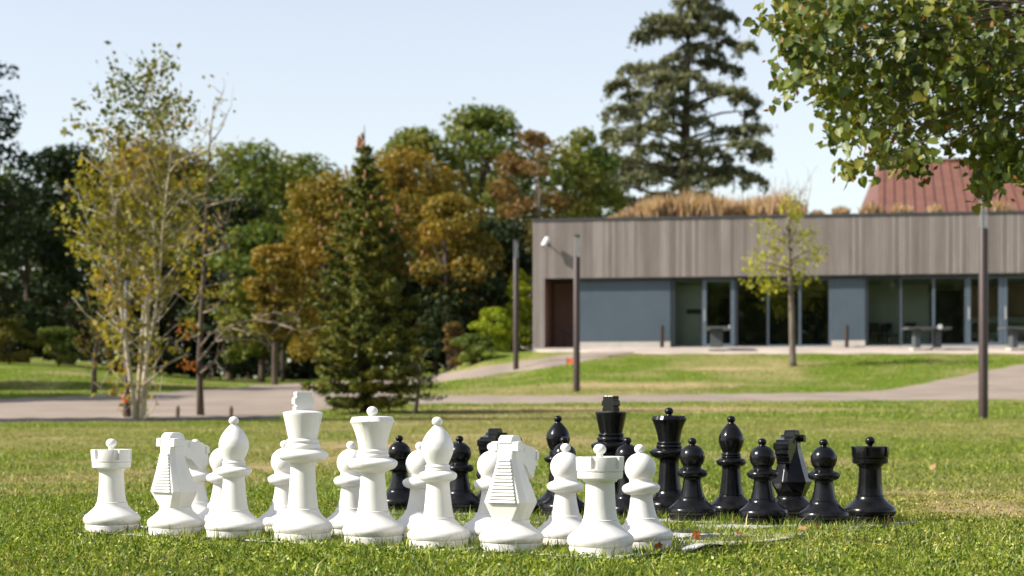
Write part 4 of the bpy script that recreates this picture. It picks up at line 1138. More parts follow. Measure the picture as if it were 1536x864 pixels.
def slender_tree():
    d = 39.5; k = d / F; rg = np.random.default_rng(23)
    px = 301; x0 = (px - 768) * k; zb = gz1(x0, d)
    def L(x, y, dy=0): return np.array([(x - px) * k, dy, HC - (y - YH) * k - zb])
    root = thing('slender_tree', 'slender half bare tree with dark lower trunk and orange leaves near its foot', 'tree', (x0, d, zb))
    mb = MB()
    pl = [(301, 630), (300, 590), (299, 540), (302, 470), (306, 400), (309, 330), (312, 260), (316, 200), (322, 150)]
    pts = [L(*q) for q in pl]
    mb.tube([tuple(q) for q in pts], [0.085, 0.07, 0.06, 0.05, 0.042, 0.034, 0.024, 0.014, 0.005], 8)
    mb.build('trunk', M['bark'], root, smooth=True)
    br = MB(); tips = []
    for (x1, y1, x2, y2) in [(305, 420, 275, 470), (307, 360, 350, 330), (309, 310, 370, 300), (308, 345, 268, 380), (311, 290, 275, 310), (312, 270, 345, 235), (313, 250, 285, 235), (315, 215, 345, 165), (317, 195, 290, 190), (320, 165, 338, 140), (305, 385, 350, 375), (304, 430, 345, 420), (307, 370, 365, 350), (302, 470, 335, 455), (303, 500, 262, 515)]:
        dy = rg.uniform(-.6, .6)
        limb(br, L(x1, y1), L(x2, y2, dy), 0.022, 0.004, rg, -0.05, 5, 5); tips.append((L(x1, y1), L(x2, y2, dy)))
        for _ in range(4):
            u = rg.uniform(0.3, 0.95); m0 = L(x1, y1) + (L(x2, y2, dy) - L(x1, y1)) * u
            e2 = m0 + rg.normal(size=3) * 0.28 + np.array([0, 0, 0.22]); limb(br, m0, e2, 0.008, 0.002, rg, 0, 3, 4); tips.append((m0, e2))
    # long bare limbs that reach right towards the far lamp
    for pl in [[(300, 540), (325, 510), (345, 488), (380, 478), (420, 486), (450, 478)], [(325, 510), (350, 505), (385, 512), (410, 520)], [(345, 488), (372, 500), (395, 508)], [(301, 560), (320, 545), (330, 530), (345, 520)], [(380, 478), (410, 470), (440, 472)], [(300, 520), (318, 500), (330, 495)], [(420, 486), (445, 495), (470, 500)]]:
        dy = rg.uniform(-.3, .3)
        q = [L(x, y, dy) + rg.normal(size=3) * 0.02 for x, y in pl]
        br.tube([tuple(v_) for v_ in q], list(np.linspace(0.02, 0.004, len(pl))), 6)
        for a_, b_ in zip(q[:-1], q[1:]):
            for _ in range(5):
                m0 = a_ + (b_ - a_) * rg.random()
                limb(br, m0, m0 + rg.normal(size=3) * 0.16 + np.array([0.1, 0, 0.03]), 0.006, 0.002, rg, 0.05, 3, 4)
    br.build('branches', M['bark_bare'], root, smooth=True)
    C = []
    for s0, e in tips:
        n = rg.poisson(2.2); u = rg.uniform(0.4, 1.1, n)
        C.append(s0 + (e - s0) * u[:, None] + rg.normal(size=(n, 3)) * 0.10)
    for (x, y, r, n) in [(290, 400, 22, 70), (285, 430, 18, 50), (300, 350, 20, 50), (318, 440, 14, 30), (280, 360, 16, 40), (296, 270, 16, 40), (285, 490, 12, 26), (310, 230, 10, 20)]:
        C.append(L(x, y) + rg.normal(size=(n, 3)) * np.array([r * k * 0.55, 0.35, r * k * 0.5]))
    leaves_obj('crown', np.concatenate(C), 0.10, M['l_birch'], root, rg, up=0.3, aspect=0.7)
    C = [L(x, y) + rg.normal(size=(n, 3)) * np.array([r * k * 0.5, 0.2, r * k * 0.5]) for (x, y, r, n) in [(286, 490, 8, 18), (282, 550, 9, 24), (292, 545, 6, 12), (278, 505, 5, 8), (270, 495, 6, 8)]]
    leaves_obj('orange_leaves', np.concatenate(C), 0.10, M['l_rustleaf'], root, rg, up=0.3, aspect=0.7)
slender_tree()

def small_red_tree():
    d = 54.5; k = d / F; rg = np.random.default_rng(31)
    px = 141; x0 = (px - 768) * k; zb = gz1(x0, d)
    def L(x, y, dy=0): return np.array([(x - px) * k, dy, HC - (y - YH) * k - zb])
    root = thing('small_tree', 'small tree with short dark trunk and reddish leaves behind the road', 'tree', (x0, d, zb))
    mb = MB(); mb.tube([tuple(L(x, y)) for x, y in [(141, 592), (141, 565), (143, 530), (148, 490), (150, 450)]], [0.09, 0.08, 0.05, 0.03, 0.01], 7)
    for (x, y) in [(128, 520), (160, 530), (165, 555), (135, 490), (165, 490), (150, 470)]:
        limb(mb, L(142, 545), L(x, y, rg.uniform(-.4, .4)), 0.025, 0.006, rg, 0.05)
    mb.build('trunk', M['bark'], root, smooth=True)
    C = [L(x, y) + rg.normal(size=(n, 3)) * np.array([0.22, 0.3, 0.2]) for (x, y, n) in [(133, 515, 40), (160, 528, 40), (163, 550, 30), (138, 545, 26), (135, 490, 40), (165, 490, 40), (150, 465, 40), (148, 500, 30)]]
    C = np.concatenate(C); q = rg.random(len(C)) < 0.45
    leaves_obj('crown', C[~q], 0.13, M['l_olive'], root, rg, up=0.3); leaves_obj('crown', C[q], 0.13, M['l_rust'], root, rg, up=0.3)
small_red_tree()

def sapling():
    d = 41; k = d / F; rg = np.random.default_rng(33)
    px = 624; x0 = (px - 768) * k; zb = gz1(x0, d)
    def L(x, y, dy=0): return np.array([(x - px) * k, dy, HC - (y - YH) * k - zb])
    root = thing('sapling', 'small leaning conifer sapling at the right foot of the spruce', 'tree', (x0, d, zb))
    mb = MB(); mb.tube([tuple(L(x, y)) for x, y in [(622, 626), (626, 600), (629, 575), (632, 545), (634, 520)]], [0.05, 0.045, 0.035, 0.02, 0.008], 7)
    C = []
    for (x, y) in [(600, 572), (645, 570), (610, 555), (650, 580), (605, 590), (640, 548), (618, 538), (648, 596), (630, 525), (612, 600)]:
        e = L(x, y, rg.uniform(-.3, .3)); limb(mb, L(628, y - 4), e, 0.012, 0.004, rg, 0.02, 4, 4)
        C.append(e + rg.normal(size=(44, 3)) * np.array([0.12, 0.12, 0.035])); C.append((e + L(628, y - 4)) / 2 + rg.normal(size=(24, 3)) * np.array([0.12, 0.1, 0.04]))
    mb.build('trunk', M['bark'], root, smooth=True)
    leaves_obj('crown', np.concatenate(C), 0.11, M['l_spruce'], root, rg, up=0.8, aspect=0.4)
sapling()

def young_tree():
    d = 63.0; k = d / F; rg = np.random.default_rng(37)
    px = 1189; x0 = (px - 768) * k; d = dist_at(px, 549); k = d / F; x0 = (px - 768) * k; zb = gz1(x0, d)
    def L(x, y, dy=0): return np.array([(x - px) * k, dy, HC - (y - YH) * k - zb])
    root = thing('young_tree', 'young tree with yellow green crown standing on the grass before the building', 'tree', (x0, d, zb))
    mb = MB(); mb.tube([tuple(L(x, y)) for x, y in [(1190, 552), (1189, 540), (1188, 480), (1186, 430), (1184, 390), (1182, 350), (1183, 310)]], [0.15, 0.115, 0.10, 0.085, 0.06, 0.035, 0.01], 8)
    tips = [(1150, 415), (1128, 405), (1140, 385), (1165, 375), (1130, 425), (1160, 345), (1150, 330), (1178, 315), (1195, 325), (1205, 350), (1215, 370), (1220, 392), (1200, 390), (1175, 400), (1168, 425), (1210, 420), (1230, 375), (1190, 300), (1140, 435), (1155, 360), (1185, 360), (1200, 410), (1128, 395), (1222, 345)]
    C = []
    for (x, y) in tips:
        e = L(x, y, rg.uniform(-.8, .8)); z0 = max(0.35, (e[2] - 0.5) / L(0, 300)[2])
        s0 = L(1186, 430 - 90 * max(0, min(1, (435 - y) / 130)) * 0.9)
        limb(mb, s0, e, 0.028, 0.006, rg, 0.03, 5, 5)
        n = 30 if x < 1180 else 20
        C.append(e + rg.normal(size=(n, 3)) * np.array([0.20, 0.25, 0.13])); C.append(s0 + (e - s0) * rg.uniform(.4, 1, 14)[:, None] + rg.normal(size=(14, 3)) * 0.13)
    mb.build('trunk', M['bark_grey'], root, smooth=True)
    leaves_obj('crown', np.concatenate(C), 0.135, M['l_young'], root, rg, up=0.4, aspect=0.7)
young_tree()

# ------------------------------------------------------------------ linden at the right
def linden():
    d0 = 15.0; rg = np.random.default_rng(43)
    cx, cd = 5.9, 15.6
    zb = gz1(cx, cd)
    root = thing('linden_tree', 'leafy linden branches with russet seeds hanging in at the top right', 'tree', (cx, cd, zb))
    poly = [(1138, 42), (1142, 30), (1175, 34), (1163, 4), (1160, -30), (1190, -120), (1700, -120), (1700, 330), (1545, 300), (1530, 278), (1505, 272), (1485, 300), (1468, 302), (1458, 285), (1462, 255), (1470, 232), (1455, 222), (1442, 232), (1425, 212), (1400, 202), (1385, 215),
            (1398, 244), (1375, 262), (1362, 240), (1345, 252), (1322, 246), (1300, 255), (1275, 266), (1258, 255), (1290, 240), (1310, 228), (1300, 214), (1270, 216), (1240, 208), (1232, 190), (1250, 186), (1275, 176), (1255, 166), (1232, 160), (1222, 146), (1225, 130), (1205, 128), (1168, 136), (1162, 126),
            (1190, 112), (1205, 98), (1178, 92), (1190, 76), (1178, 58), (1158, 54)]
    PX = np.array([p_[0] for p_ in poly], float); PY = np.array([p_[1] for p_ in poly], float)
    def inside(x, y):
        r = np.zeros(len(x), bool); j = len(PX) - 1
        for i in range(len(PX)):
            c = ((PY[i] > y) != (PY[j] > y)) & (x < (PX[j] - PX[i]) * (y - PY[i]) / (PY[j] - PY[i] + 1e-12) + PX[i])
            r ^= c; j = i
        return r
    # leaf positions through the crown's volume
    n = 120000
    v = rg.normal(size=(n, 3)); v /= np.linalg.norm(v, axis=1, keepdims=True)
    v = v * (0.35 + 0.65 * rg.random(n) ** 0.5)[:, None]
    C = np.array([5.6, 15.5, 5.1]) + v * np.array([4.4, 2.3, 3.6])
    px = 768 + F * C[:, 0] / C[:, 1]; py = YH - F * (C[:, 2] - HC) / C[:, 1]
    clump = vnoise(C[:, 0] * 1.0 + C[:, 1] * 0.35, C[:, 2] * 1.0, 2.6, 61) * 0.6 + vnoise(C[:, 0] - C[:, 1] * 0.5, C[:, 2], 5.5, 62) * 0.4
    inview = (px < 1560) & (py > -20)
    keep = inside(px, py) & np.where(inview, clump > 0.45, rg.random(n) < 0.30)
    C = C[keep]
    # extra sprays out to the tips of the outline
    tips = [(1150, 40), (1172, 10), (1195, 25), (1185, 60), (1195, 84), (1190, 95), (1180, 130), (1205, 115), (1235, 140), (1245, 162), (1255, 190), (1250, 205), (1285, 205), (1275, 257), (1300, 246), (1330, 238), (1345, 245), (1375, 252), (1390, 235), (1360, 225), (1470, 290), (1480, 275), (1470, 240), (1500, 262), (1530, 270), (1520, 250),
            (1440, 225), (1320, 215), (1230, 90), (1230, 40), (1260, 120), (1290, 170), (1320, 150), (1220, 60), (1210, 20), (1350, 190), (1400, 180), (1260, 60), (1260, 20), (1300, 90), (1300, 40), (1350, 120), (1350, 60), (1400, 130), (1400, 60), (1450, 160), (1450, 90), (1500, 200), (1500, 130), (1500, 50), (1525, 220), (1480, 200)]
    tr = MB()
    tr.tube([(0, 0, -0.2), (0, 0, 0.1), (0.02, 0, 1.2), (-0.05, 0, 2.4), (0, 0, 4.0), (0.1, 0, 6.0), (0.1, 0, 8.3)], [0.30, 0.24, 0.2, 0.18, 0.13, 0.07, 0.02], 10)
    E = []
    for (x, y) in tips:
        dd_ = d0 + rg.uniform(-0.9, 0.9)
        e = np.array(P(x, y, dd_))
        nn = 26 if y < 215 or x < 1320 else 20
        q = rg.normal(size=(nn, 3)) * np.array([0.075, 0.13, 0.06])
        E.append(e + q)
        loc = e - np.array([cx, cd, zb])
        hub = np.array([0.0, 0.0, 2.6 + 0.55 * max(0, loc[2] - 1.5)])
        mid = hub * 0.45 + loc * 0.55 + np.array([0, 0, 0.35]) + rg.normal(size=3) * 0.15
        tr.tube([tuple(hub), tuple(hub * 0.7 + mid * 0.3 + np.array([0, 0, .1])), tuple(mid), tuple(mid * 0.4 + loc * 0.6 + np.array([0, 0, .08])), tuple(loc)], [0.03, 0.02, 0.012, 0.006, 0.002], 5)
    tr.build('trunk', M['bark'], root, smooth=True)
    E = np.concatenate(E)
    C = np.concatenate([C, E]) - np.array([cx, cd, zb])
    px = 768 + F * (C[:, 0] + cx) / (C[:, 1] + cd)
    big = rg.random(len(C))
    out_ = np.tile(np.array([-0.35, -0.55, 0.15]), (len(C), 1))
    leaves_obj('crown', C, 0.072, M['l_linden'], root, rg, up=0.25, shape='heart', out_dir=out_, droop=np.array([0, 0, -0.9]))
    k_ = rg.choice(len(C), size=len(C) // 8, replace=False)
    q = C[k_] + rg.normal(size=(len(k_), 3)) * 0.05
    leaves_obj('seed_bracts', q, 0.055, M['l_rustleaf'], root, rg, up=0.2, aspect=0.5, droop=np.array([0, 0, -1.0]))
linden()

# ------------------------------------------------------------------ building
T = np.array([17.8, -3.0]) / math.hypot(17.8, 3.0)
def facade_u(px):
    k = (px - 768) / F
    D = (72 + 0.8 * 3 / 17.8) / (1 + k * 3 / 17.8)
    X = k * D
    return (X - 0.8) * T[0] + (D - 72) * T[1]
ZB = 2.97
U = facade_u
bld = thing('pavilion_building', 'low flat roofed pavilion clad in grey timber slats with glazed front', 'building', (0.8, 72.0, ZB), math.atan2(T[1], T[0]))
UE = U(1760)
ZF0, ZT = 2.62, 4.80          # underside and top of the timber band
# roof slab and side / rear walls
mb = MB(); mb.box(0.06, UE, 0.06, 12, ZF0 + 0.02, ZT - 0.12); mb.build('roof', M['flash'], bld)
mb = MB(); mb.box(-0.03, UE, -0.05, 12.05, ZT - 0.012, ZT + 0.07); mb.build('roof_edge', M['flash'], bld)
def slats(u0, u1, z0, z1, v=0.0, along_v=False):
    mb = MB(); u = u0; rg = np.random.default_rng(int(u0 * 100) + 5)
    bk = MB()
    bk.box(u0 + 0.005, u1 - 0.005, v + 0.03, v + 0.06, z0 + 0.01, z1 - 0.01) if not along_v else bk.box(v + 0.03, v + 0.06, u0 + .005, u1 - .005, z0 + .01, z1 - .01)
    bk.build('cladding_backing', M['flash'], bld)
    while u < u1 - 0.03:
        w = min(0.094, u1 - u)
        a0 = rg.uniform(-0.004, 0.004)
        if not along_v: mb.box(u, u + w, v - 0.012 + a0, v + 0.026, z0 - rg.uniform(0, .006), z1)
        else: mb.box(v - 0.012 + a0, v + 0.026, u, u + w, z0, z1)
        u += 0.120
    return mb
slats(0.0, UE, ZF0, ZT - 0.02).build('cladding', M['slat'], bld)
slats(0.0, U(816.5), 0.02, ZF0 - 0.004).build('corner_pillar', M['slat'], bld)
slats(0.0, 12.0, 0.02, ZT - 0.02, 0.0, True).build('side_cladding', M['slat'], bld)
# soffit, side walls, rear wall, floor and ceiling
VG = 0.30
un, up_ = U(816.5), U(868.5)
mb = MB(); mb.box(0.07, un - 0.005, 0.07, 12, 0, ZF0); mb.build('side_wall', M['niche'], bld)
mb = MB(); mb.box(un, up_, 2.6, 2.7, 0, ZF0 - 0.005); mb.box(up_, up_ + 0.06, 0.32, 2.7, 0.0, ZF0 - 0.005); mb.build('entrance_niche', M['niche'], bld)
mb = MB(); mb.tube([(un + 0.12, 1.2, 1.02), (un + 0.55, 1.4, 0.66), (up_ - 0.1, 1.6, 0.22)], 0.025, 6); mb.tube([(un + 0.55, 1.4, 0.66), (un + 0.55, 1.4, 0.0)], 0.02, 6); mb.build('handrail', M['dark_metal'], bld)
mb = MB(); mb.box(up_ + 0.06, UE, 8.0, 8.1, 0, ZF0 - 0.01); mb.box(UE - 0.1, UE, 0.4, 8.0, 0, ZF0 - 0.01); mb.build('rear_wall', M['intwall'], bld)
mb = MB(); mb.box(0.0, UE, -0.10, 8.1, -0.5, 0.0); mb.build('floor_slab', M['intfloor'], bld)
mb = MB(); mb.box(up_ + 0.07, UE - 0.12, VG + 0.1, 7.98, ZF0 - 0.16, ZF0 - 0.11); mb.build('ceiling', M['intwall'], bld)
# interior partitions seen through the panes
mb = MB()
mb.box(U(1006), U(1054), 1.3, 1.4, 0, ZF0 - 0.2)
mb.box(U(1299), U(1399), 2.6, 2.7, 0, ZF0 - 0.2)
mb.build('partition', M['intwall'], bld)
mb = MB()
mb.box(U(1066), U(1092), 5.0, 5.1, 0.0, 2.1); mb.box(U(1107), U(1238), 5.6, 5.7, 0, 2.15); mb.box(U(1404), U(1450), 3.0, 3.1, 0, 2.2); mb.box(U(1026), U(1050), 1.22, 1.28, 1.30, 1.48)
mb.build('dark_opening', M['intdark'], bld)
mb = MB(); mb.box(U(1452), U(1560), 1.2, 1.26, 1.1, 2.25); mb.build('slat_screen', M['screen'], bld)
mb = MB(); mb.box(U(1452), U(1560), 1.14, 1.19, 0.86, 1.06); mb.box(U(1452), U(1560), 1.14, 1.19, 0.34, 0.5); mb.build('boards', M['cream'], bld)
# head beam over the glazing
mb = MB(); mb.box(up_, UE, VG - 0.24, VG + 0.06, ZF0 - 0.085, ZF0 - 0.004); mb.build('head_beam', M['darkframe'], bld)
ZG = ZF0 - 0.09
def panel(p0, p1):
    mb = MB(); mb.box(U(p0), U(p1), VG - 0.06, VG + 0.05, 0.22, ZG); mb.build('wall_panel', M['panel'], bld, bevel=0.006)
    mb = MB(); mb.box(U(p0) + 0.003, U(p1) - 0.003, VG - 0.10, VG + 0.05, -0.02, 0.216); mb.build('plinth', M['plinth'], bld)
panel(868.5, 1005); panel(1247, 1298)
def window(p0, p1, left=0.03, right=0.03, mat='frame'):
    u0, u1 = U(p0), U(p1)
    mb = MB()
    mb.box(u0, u0 + left, VG - 0.05, VG + 0.05, 0.0, ZG); mb.box(u1 - right, u1, VG - 0.05, VG + 0.05, 0.0, ZG)
    mb.box(u0 + left, u1 - right, VG - 0.045, VG + 0.045, 0.0, 0.07); mb.box(u0 + left, u1 - right, VG - 0.045, VG + 0.045, ZG - 0.06, ZG)
    f = mb.build('window', M[mat], bld)
    g_ = MB(); g_.box(u0 + left, u1 - right, VG - 0.006, VG + 0.006, 0.07, ZG - 0.06); g_.build('pane', M['glass'], f)
def door(p0, p1, w=0.15, side=1):
    u0, u1 = U(p0), U(p1)
    mb = MB()
    mb.box(u0, u0 + w, VG - 0.06, VG + 0.05, 0.0, ZG); mb.box(u1 - w, u1, VG - 0.06, VG + 0.05, 0.0, ZG)
    mb.box(u0 + w, u1 - w, VG - 0.055, VG + 0.045, 0.0, 0.12); mb.box(u0 + w, u1 - w, VG - 0.055, VG + 0.045, ZG - 0.08, ZG)
    f = mb.build('door', M['frame'], bld)
    g_ = MB(); g_.box(u0 + w, u1 - w, VG - 0.006, VG + 0.006, 0.12, ZG - 0.08); g_.build('pane', M['glass'], f)
    h = MB(); uh = u0 + w * 0.55
    h.tube([(uh, VG - 0.06, 0.95), (uh, VG - 0.13, 0.95), (uh, VG - 0.13, 1.40), (uh, VG - 0.06, 1.40)], 0.02, 8); h.build('handle', M['chrome'], f)
window(1006, 1052.5, 0.14, 0.03, 'darkframe')
door(1053, 1101.5)
window(1102, 1151, 0.10, 0.04, 'darkframe'); window(1151.3, 1199.5, 0.04, 0.04); window(1199.8, 1246.5, 0.04, 0.08)
window(1298.5, 1351, 0.10, 0.05, 'darkframe'); window(1351.3, 1401, 0.04, 0.05); window(1401.3, 1450, 0.04, 0.05)
door(1450.5, 1505); door(1505.5, 1556); window(1556.5, 1620); window(1620.5, 1690)
# security camera
sc = thing('security_camera', 'white security camera on a dark bracket at the corner of the timber band', 'camera', (0, 0, 0))
def W(u, v, z): return Vector((0.8, 72.0, ZB)) + Vector((T[0] * u - T[1] * v, T[1] * u + T[0] * v, z))
uc = U(821); zc = HC - (366 - YH) * 72 / F - ZB
sc.location = W(uc, -0.012, zc); sc.rotation_euler = (0, 0, math.atan2(T[1], T[0]))
MB().tube([(0, 0.0, 0), (0, -0.03, 0)], 0.09, 14).build('wall_plate', M['dark_metal'], sc, angle=35)
MB().tube([(0, -0.03, 0), (0, -0.30, 0.0), (-0.04, -0.36, 0.06)], 0.035, 8).build('bracket', M['camwhite'], sc, angle=35)
MB().tube([(0.08, -0.36, 0.24), (0.07, -0.37, 0.22), (-0.10, -0.50, -0.12), (-0.11, -0.51, -0.15)], [0.09, 0.12, 0.12, 0.10], 16).build('housing', M['camwhite'], sc, angle=35)
MB().tube([(-0.108, -0.508, -0.145), (-0.118, -0.517, -0.165)], [0.075, 0.075], 16).build('lens', M['dark_metal'], sc, angle=35)

sc.scale = (0.8, 0.8, 0.8)
# dry grasses on the roof
rg = np.random.default_rng(61)
def tuft_blades(n, spots, rg):
    V = []; 
    b = []; tip = []; wv = []
    for (u, v, r, h, w8) in spots:
        k = int(n * w8)
        a = rg.random(k) * 6.28; q = np.sqrt(rg.random(k)) * r
        uu_ = u + np.cos(a) * q; vv_ = v + np.sin(a) * q
        hh = h * (0.45 + 0.6 * rg.random(k)) * (1 - 0.35 * (q / r) ** 2)
        la = rg.random(k) * 6.28; ln = hh * rg.random(k) * 0.5
        wu, wv_ = 0.8 + T[0] * uu_ - T[1] * vv_, 72 + T[1] * uu_ + T[0] * vv_
        z = np.full(k, ZB + ZT + 0.02)
        b.append(np.stack([wu, wv_, z], 1)); tip.append(np.stack([wu + np.cos(la) * ln, wv_ + np.sin(la) * ln, z + hh], 1))
        an = rg.random(k) * 6.28; wd = 0.022 + 0.02 * rg.random(k)
        wv.append(np.stack([np.cos(an) * wd, np.sin(an) * wd, np.zeros(k)], 1))
    b = np.concatenate(b); tip = np.concatenate(tip); wv = np.concatenate(wv); n = len(b); o = np.arange(n)
    mid = b * 0.45 + tip * 0.55 + np.array([0, 0, 0.04])
    return np.concatenate([b - wv, b + wv, mid - wv, mid + wv, tip]), [np.stack([o, o + n, o + 3 * n, o + 2 * n], 1), np.stack([o + 2 * n, o + 3 * n, o + 4 * n], 1)]
spots = []
for px in np.arange(915, 1205, 5.0):
    hpx = np.interp(px, [910, 935, 960, 1010, 1050, 1100, 1130, 1160, 1190, 1205], [8, 22, 42, 58, 54, 44, 46, 50, 46, 18]) * rg.uniform(0.75, 1.12)
    for v in (1.2, 3.0, 5.0):
        spots.append((U(px) + rg.uniform(-.1, .1), v + rg.uniform(-.5, .5), 0.32, (hpx + 4) * 0.0262 * (0.8 if v < 2 else 1.0), 1))
V, fs = tuft_blades(55, spots, rg)
tag(link('roof_grass', np_mesh('roof_grass', V, fs), M['straw']), 'tall tan ornamental grass along the flat roof', 'grass', kind='stuff')
for (px, hpx, r, lb) in [(1226, 14, 0.25, 'low tan grass tuft on the roof, leftmost of the separate tufts'), (1262, 20, 0.32, 'rounded tan grass tuft on the roof left of the red roof'), (1310, 26, 0.5, 'wide straw grass tuft on the roof before the edge of the red roof'), (1355, 24, 0.4, 'green tinged grass tuft on the roof before the red roof'),
                         (1405, 20, 0.3, 'small grass tuft on the roof beneath the hanging linden leaves'), (1500, 26, 0.5, 'wide grass tuft on the roof right of the nearest lamp post')]:
    V, fs = tuft_blades(170, [(0, 0, r, hpx * 0.026, 1)], rg)
    V = V - np.array([0.8, 72.0, ZB + ZT + 0.02])
    o = link('grass_tuft', np_mesh('grass_tuft', V, fs), M['straw'])
    q = W(U(px), 1.0, ZT + 0.02); o.location = q
    tag(o, lb, 'grass tuft', 'grass tufts on the roof')
# bare bush on the roof right of the cedar
rb = thing('bare_bush', 'thin bare twigs rising above the roof right of the cedar', 'shrub', W(U(1178), 4.0, ZT + 0.02))
st, mb = MB(), MB()
for i in range(26):
    a = rg.random() * 6.28; h = rg.uniform(0.8, 2.3)
    e = np.array([math.cos(a) * h * 0.45, math.sin(a) * h * 0.4, h]); limb(st, (math.cos(a) * 0.2, 0.1, 0), e, 0.022, 0.008, rg, 0.05, 4, 4)
    for _ in range(4):
        m0 = e * rg.uniform(0.4, 0.9); limb(mb, m0, m0 + rg.normal(size=3) * 0.3 + np.array([0, 0, 0.2]), 0.010, 0.004, rg, 0.05, 3, 4)
st.build('stems', M['bark_bare'], rb, smooth=True); mb.build('twigs', M['bark_bare'], rb, smooth=True)

# ------------------------------------------------------------------ red roofed building behind
def red_house():
    d = 104.0
    k = d / F
    xl, xr = (1316 - 768) * k, (1760 - 768) * k
    zb = gz1(xl, d)
    ze = HC - (322 - YH) * k - zb - 0.6; zr = HC - (243 - YH) * (d + 9.0) / F - zb
    root = thing('red_roofed_house', 'house with dull red ribbed metal roof behind the pavilion', 'building', (xl, d, zb), R(-4))
    Ln = xr - xl; dep = 9.0
    rise = (1322 - 1298) * k + 0.3
    mb = MB(); mb.box(0.3, Ln, 0.4, dep * 2 - 0.4, -0.5, ze - 0.05); mb.build('wall', M['intwall'], root)
    f = MB()
    f.add([(0, 0, ze), (Ln, 0, ze), (Ln, dep, zr), (rise, dep, zr), (0, 2 * dep, ze), (Ln, 2 * dep, ze)], [(0, 1, 2, 3), (3, 2, 5, 4), (0, 3, 4)])
    n = 28
    for i in range(n):
        t = (i + 0.5) / n
        u0, u1 = t * Ln, rise + t * (Ln - rise)
        w = 0.05
        f.add([(u0 - w, 0, ze + 0.004), (u0 + w, 0, ze + 0.004), (u1 + w, dep, zr + 0.004), (u1 - w, dep, zr + 0.004), (u0 - w, 0, ze + 0.08), (u0 + w, 0, ze + 0.08), (u1 + w, dep, zr + 0.08), (u1 - w, dep, zr + 0.08)],
              [(0, 1, 5, 4), (1, 2, 6, 5), (2, 3, 7, 6), (3, 0, 4, 7), (4, 5, 6, 7)])
    rf = f.build('roof', M['redroof'], root)
    mb = MB(); mb.box(rise, Ln, dep - 0.2, dep + 0.2, zr - 0.02, zr + 0.15); mb.build('ridge_cap', M['redroof'], rf)
red_house()

# ------------------------------------------------------------------ street furniture
def make_lamp():
    r = thing('lamp_post', '', 'lamp post', group='brown lamp posts')
    MB().tube([(0, 0, -0.15), (0, 0, 3.84), (0, 0, 3.86)], [0.095, 0.095, 0.08], 20).build('pole', M['post'], r, angle=40)
    MB().tube([(0, 0, 3.86), (0, 0, 4.44)], 0.085, 20, cap=False).build('diffuser', M['tube'], r, angle=40)
    MB().tube([(0, 0, 3.862), (0, 0, 4.44)], 0.014, 8).build('rod', M['dark_metal'], r, angle=40)
    MB().tube([(0, 0, 4.442), (0, 0, 4.47), (0, 0, 4.50)], [0.09, 0.095, 0.07], 20).build('cap', M['dark_metal'], r, angle=40)
    return r
lp = None
for (px, d, s, lb) in [(1475, 38.7, 1.0, 'nearest lamp post, at the right, its top among the linden leaves'), (865, 54.6, 1.0, 'lamp post standing in front of the blue grey wall panel'), (774, 65.5, 1.0, 'lamp post just left of the end of the building'),
                       (424, 90, 1.0, 'far lamp post in front of the wood left of the spruce'), (191, 38.6, 0.62, 'low brown post with orange tape beside the multi stemmed tree')]:
    q = on_px(px, d)
    if lp is None:
        lp = make_lamp(); o = lp; o.location = q; o['label'] = lb
    else:
        o = dup(lp, loc=q, label=lb)
    if s != 1.0: o.scale = (0.85, 0.85, s)
# orange tape on the short post, orange marker on the grass
q = on_px(191, 38.6)
mb = MB(); mb.lathe([(0.083, -0.08), (0.098, -0.065), (0.108, 0.0), (0.098, 0.065), (0.083, 0.08)], 18)
o = mb.build('orange_tape', M['orange'], None, smooth=True); o.location = (q[0], q[1], HC - (598 - YH) * 38.6 / F)
tag(o, 'orange tape tied round the low brown post by the multi stemmed tree', 'tape')
d = dist_at(850, 552); q = on_px(850, d)
mf = thing('marker_flag', 'small orange marker flag in the grass by the building path', 'marker flag', q)
MB().tube([(0, 0, -0.1), (0, 0, 0.34)], 0.008, 6).build('rod', M['dark_metal'], mf)
mb = MB(); mb.add([(0, 0, 0.16), (0.21, -0.03, 0.15), (0.20, -0.02, 0.31), (0, 0, 0.33), (0, 0.012, 0.16), (0.21, -0.018, 0.15), (0.20, -0.008, 0.31), (0, 0.012, 0.33)], [(0, 1, 2, 3), (7, 6, 5, 4), (0, 4, 5, 1), (1, 5, 6, 2), (2, 6, 7, 3), (3, 7, 4, 0)])
mb.build('flag', M['orange'], mf)
for (px, lb) in [(266, 'short wooden stake at the road edge left of the slender tree'), (346, 'short wooden stake at the road edge right of the slender tree')]:
    q = on_px(px, 38.4)
    o = MB().tube([(0, 0, -0.1), (0.01, 0, 0.20), (0.012, 0, 0.25)], [0.045, 0.042, 0.02], 7).build('wooden_stake', M['wood']); o.location = q
    tag(o, lb, 'stake', 'wooden stakes at the road edge')
# bollards by the building
bo = None
for (px, lb) in [(994, 'dark bollard before the large blue grey panel left of the doors'), (1270, 'dark bollard before the narrow blue grey panel right of the young tree')]:
    u = U(px); q = W(u, -0.30, 0.0); q.z = gz1(q.x, q.y)
    if bo is None:
        bo = thing('bollard', lb, 'bollard', q, 0, 'bollards before the building')
        MB().tube([(0, 0, -0.2), (0, 0, 0.80)], 0.075, 14).build('post', M['post'], bo, angle=40)
        MB().tube([(0, 0, 0.802), (0, 0, 0.86), (0, 0, 0.875)], [0.08, 0.08, 0.05], 14).build('cap', M['dark_metal'], bo, angle=40)
    else: dup(bo, loc=q, label=lb)
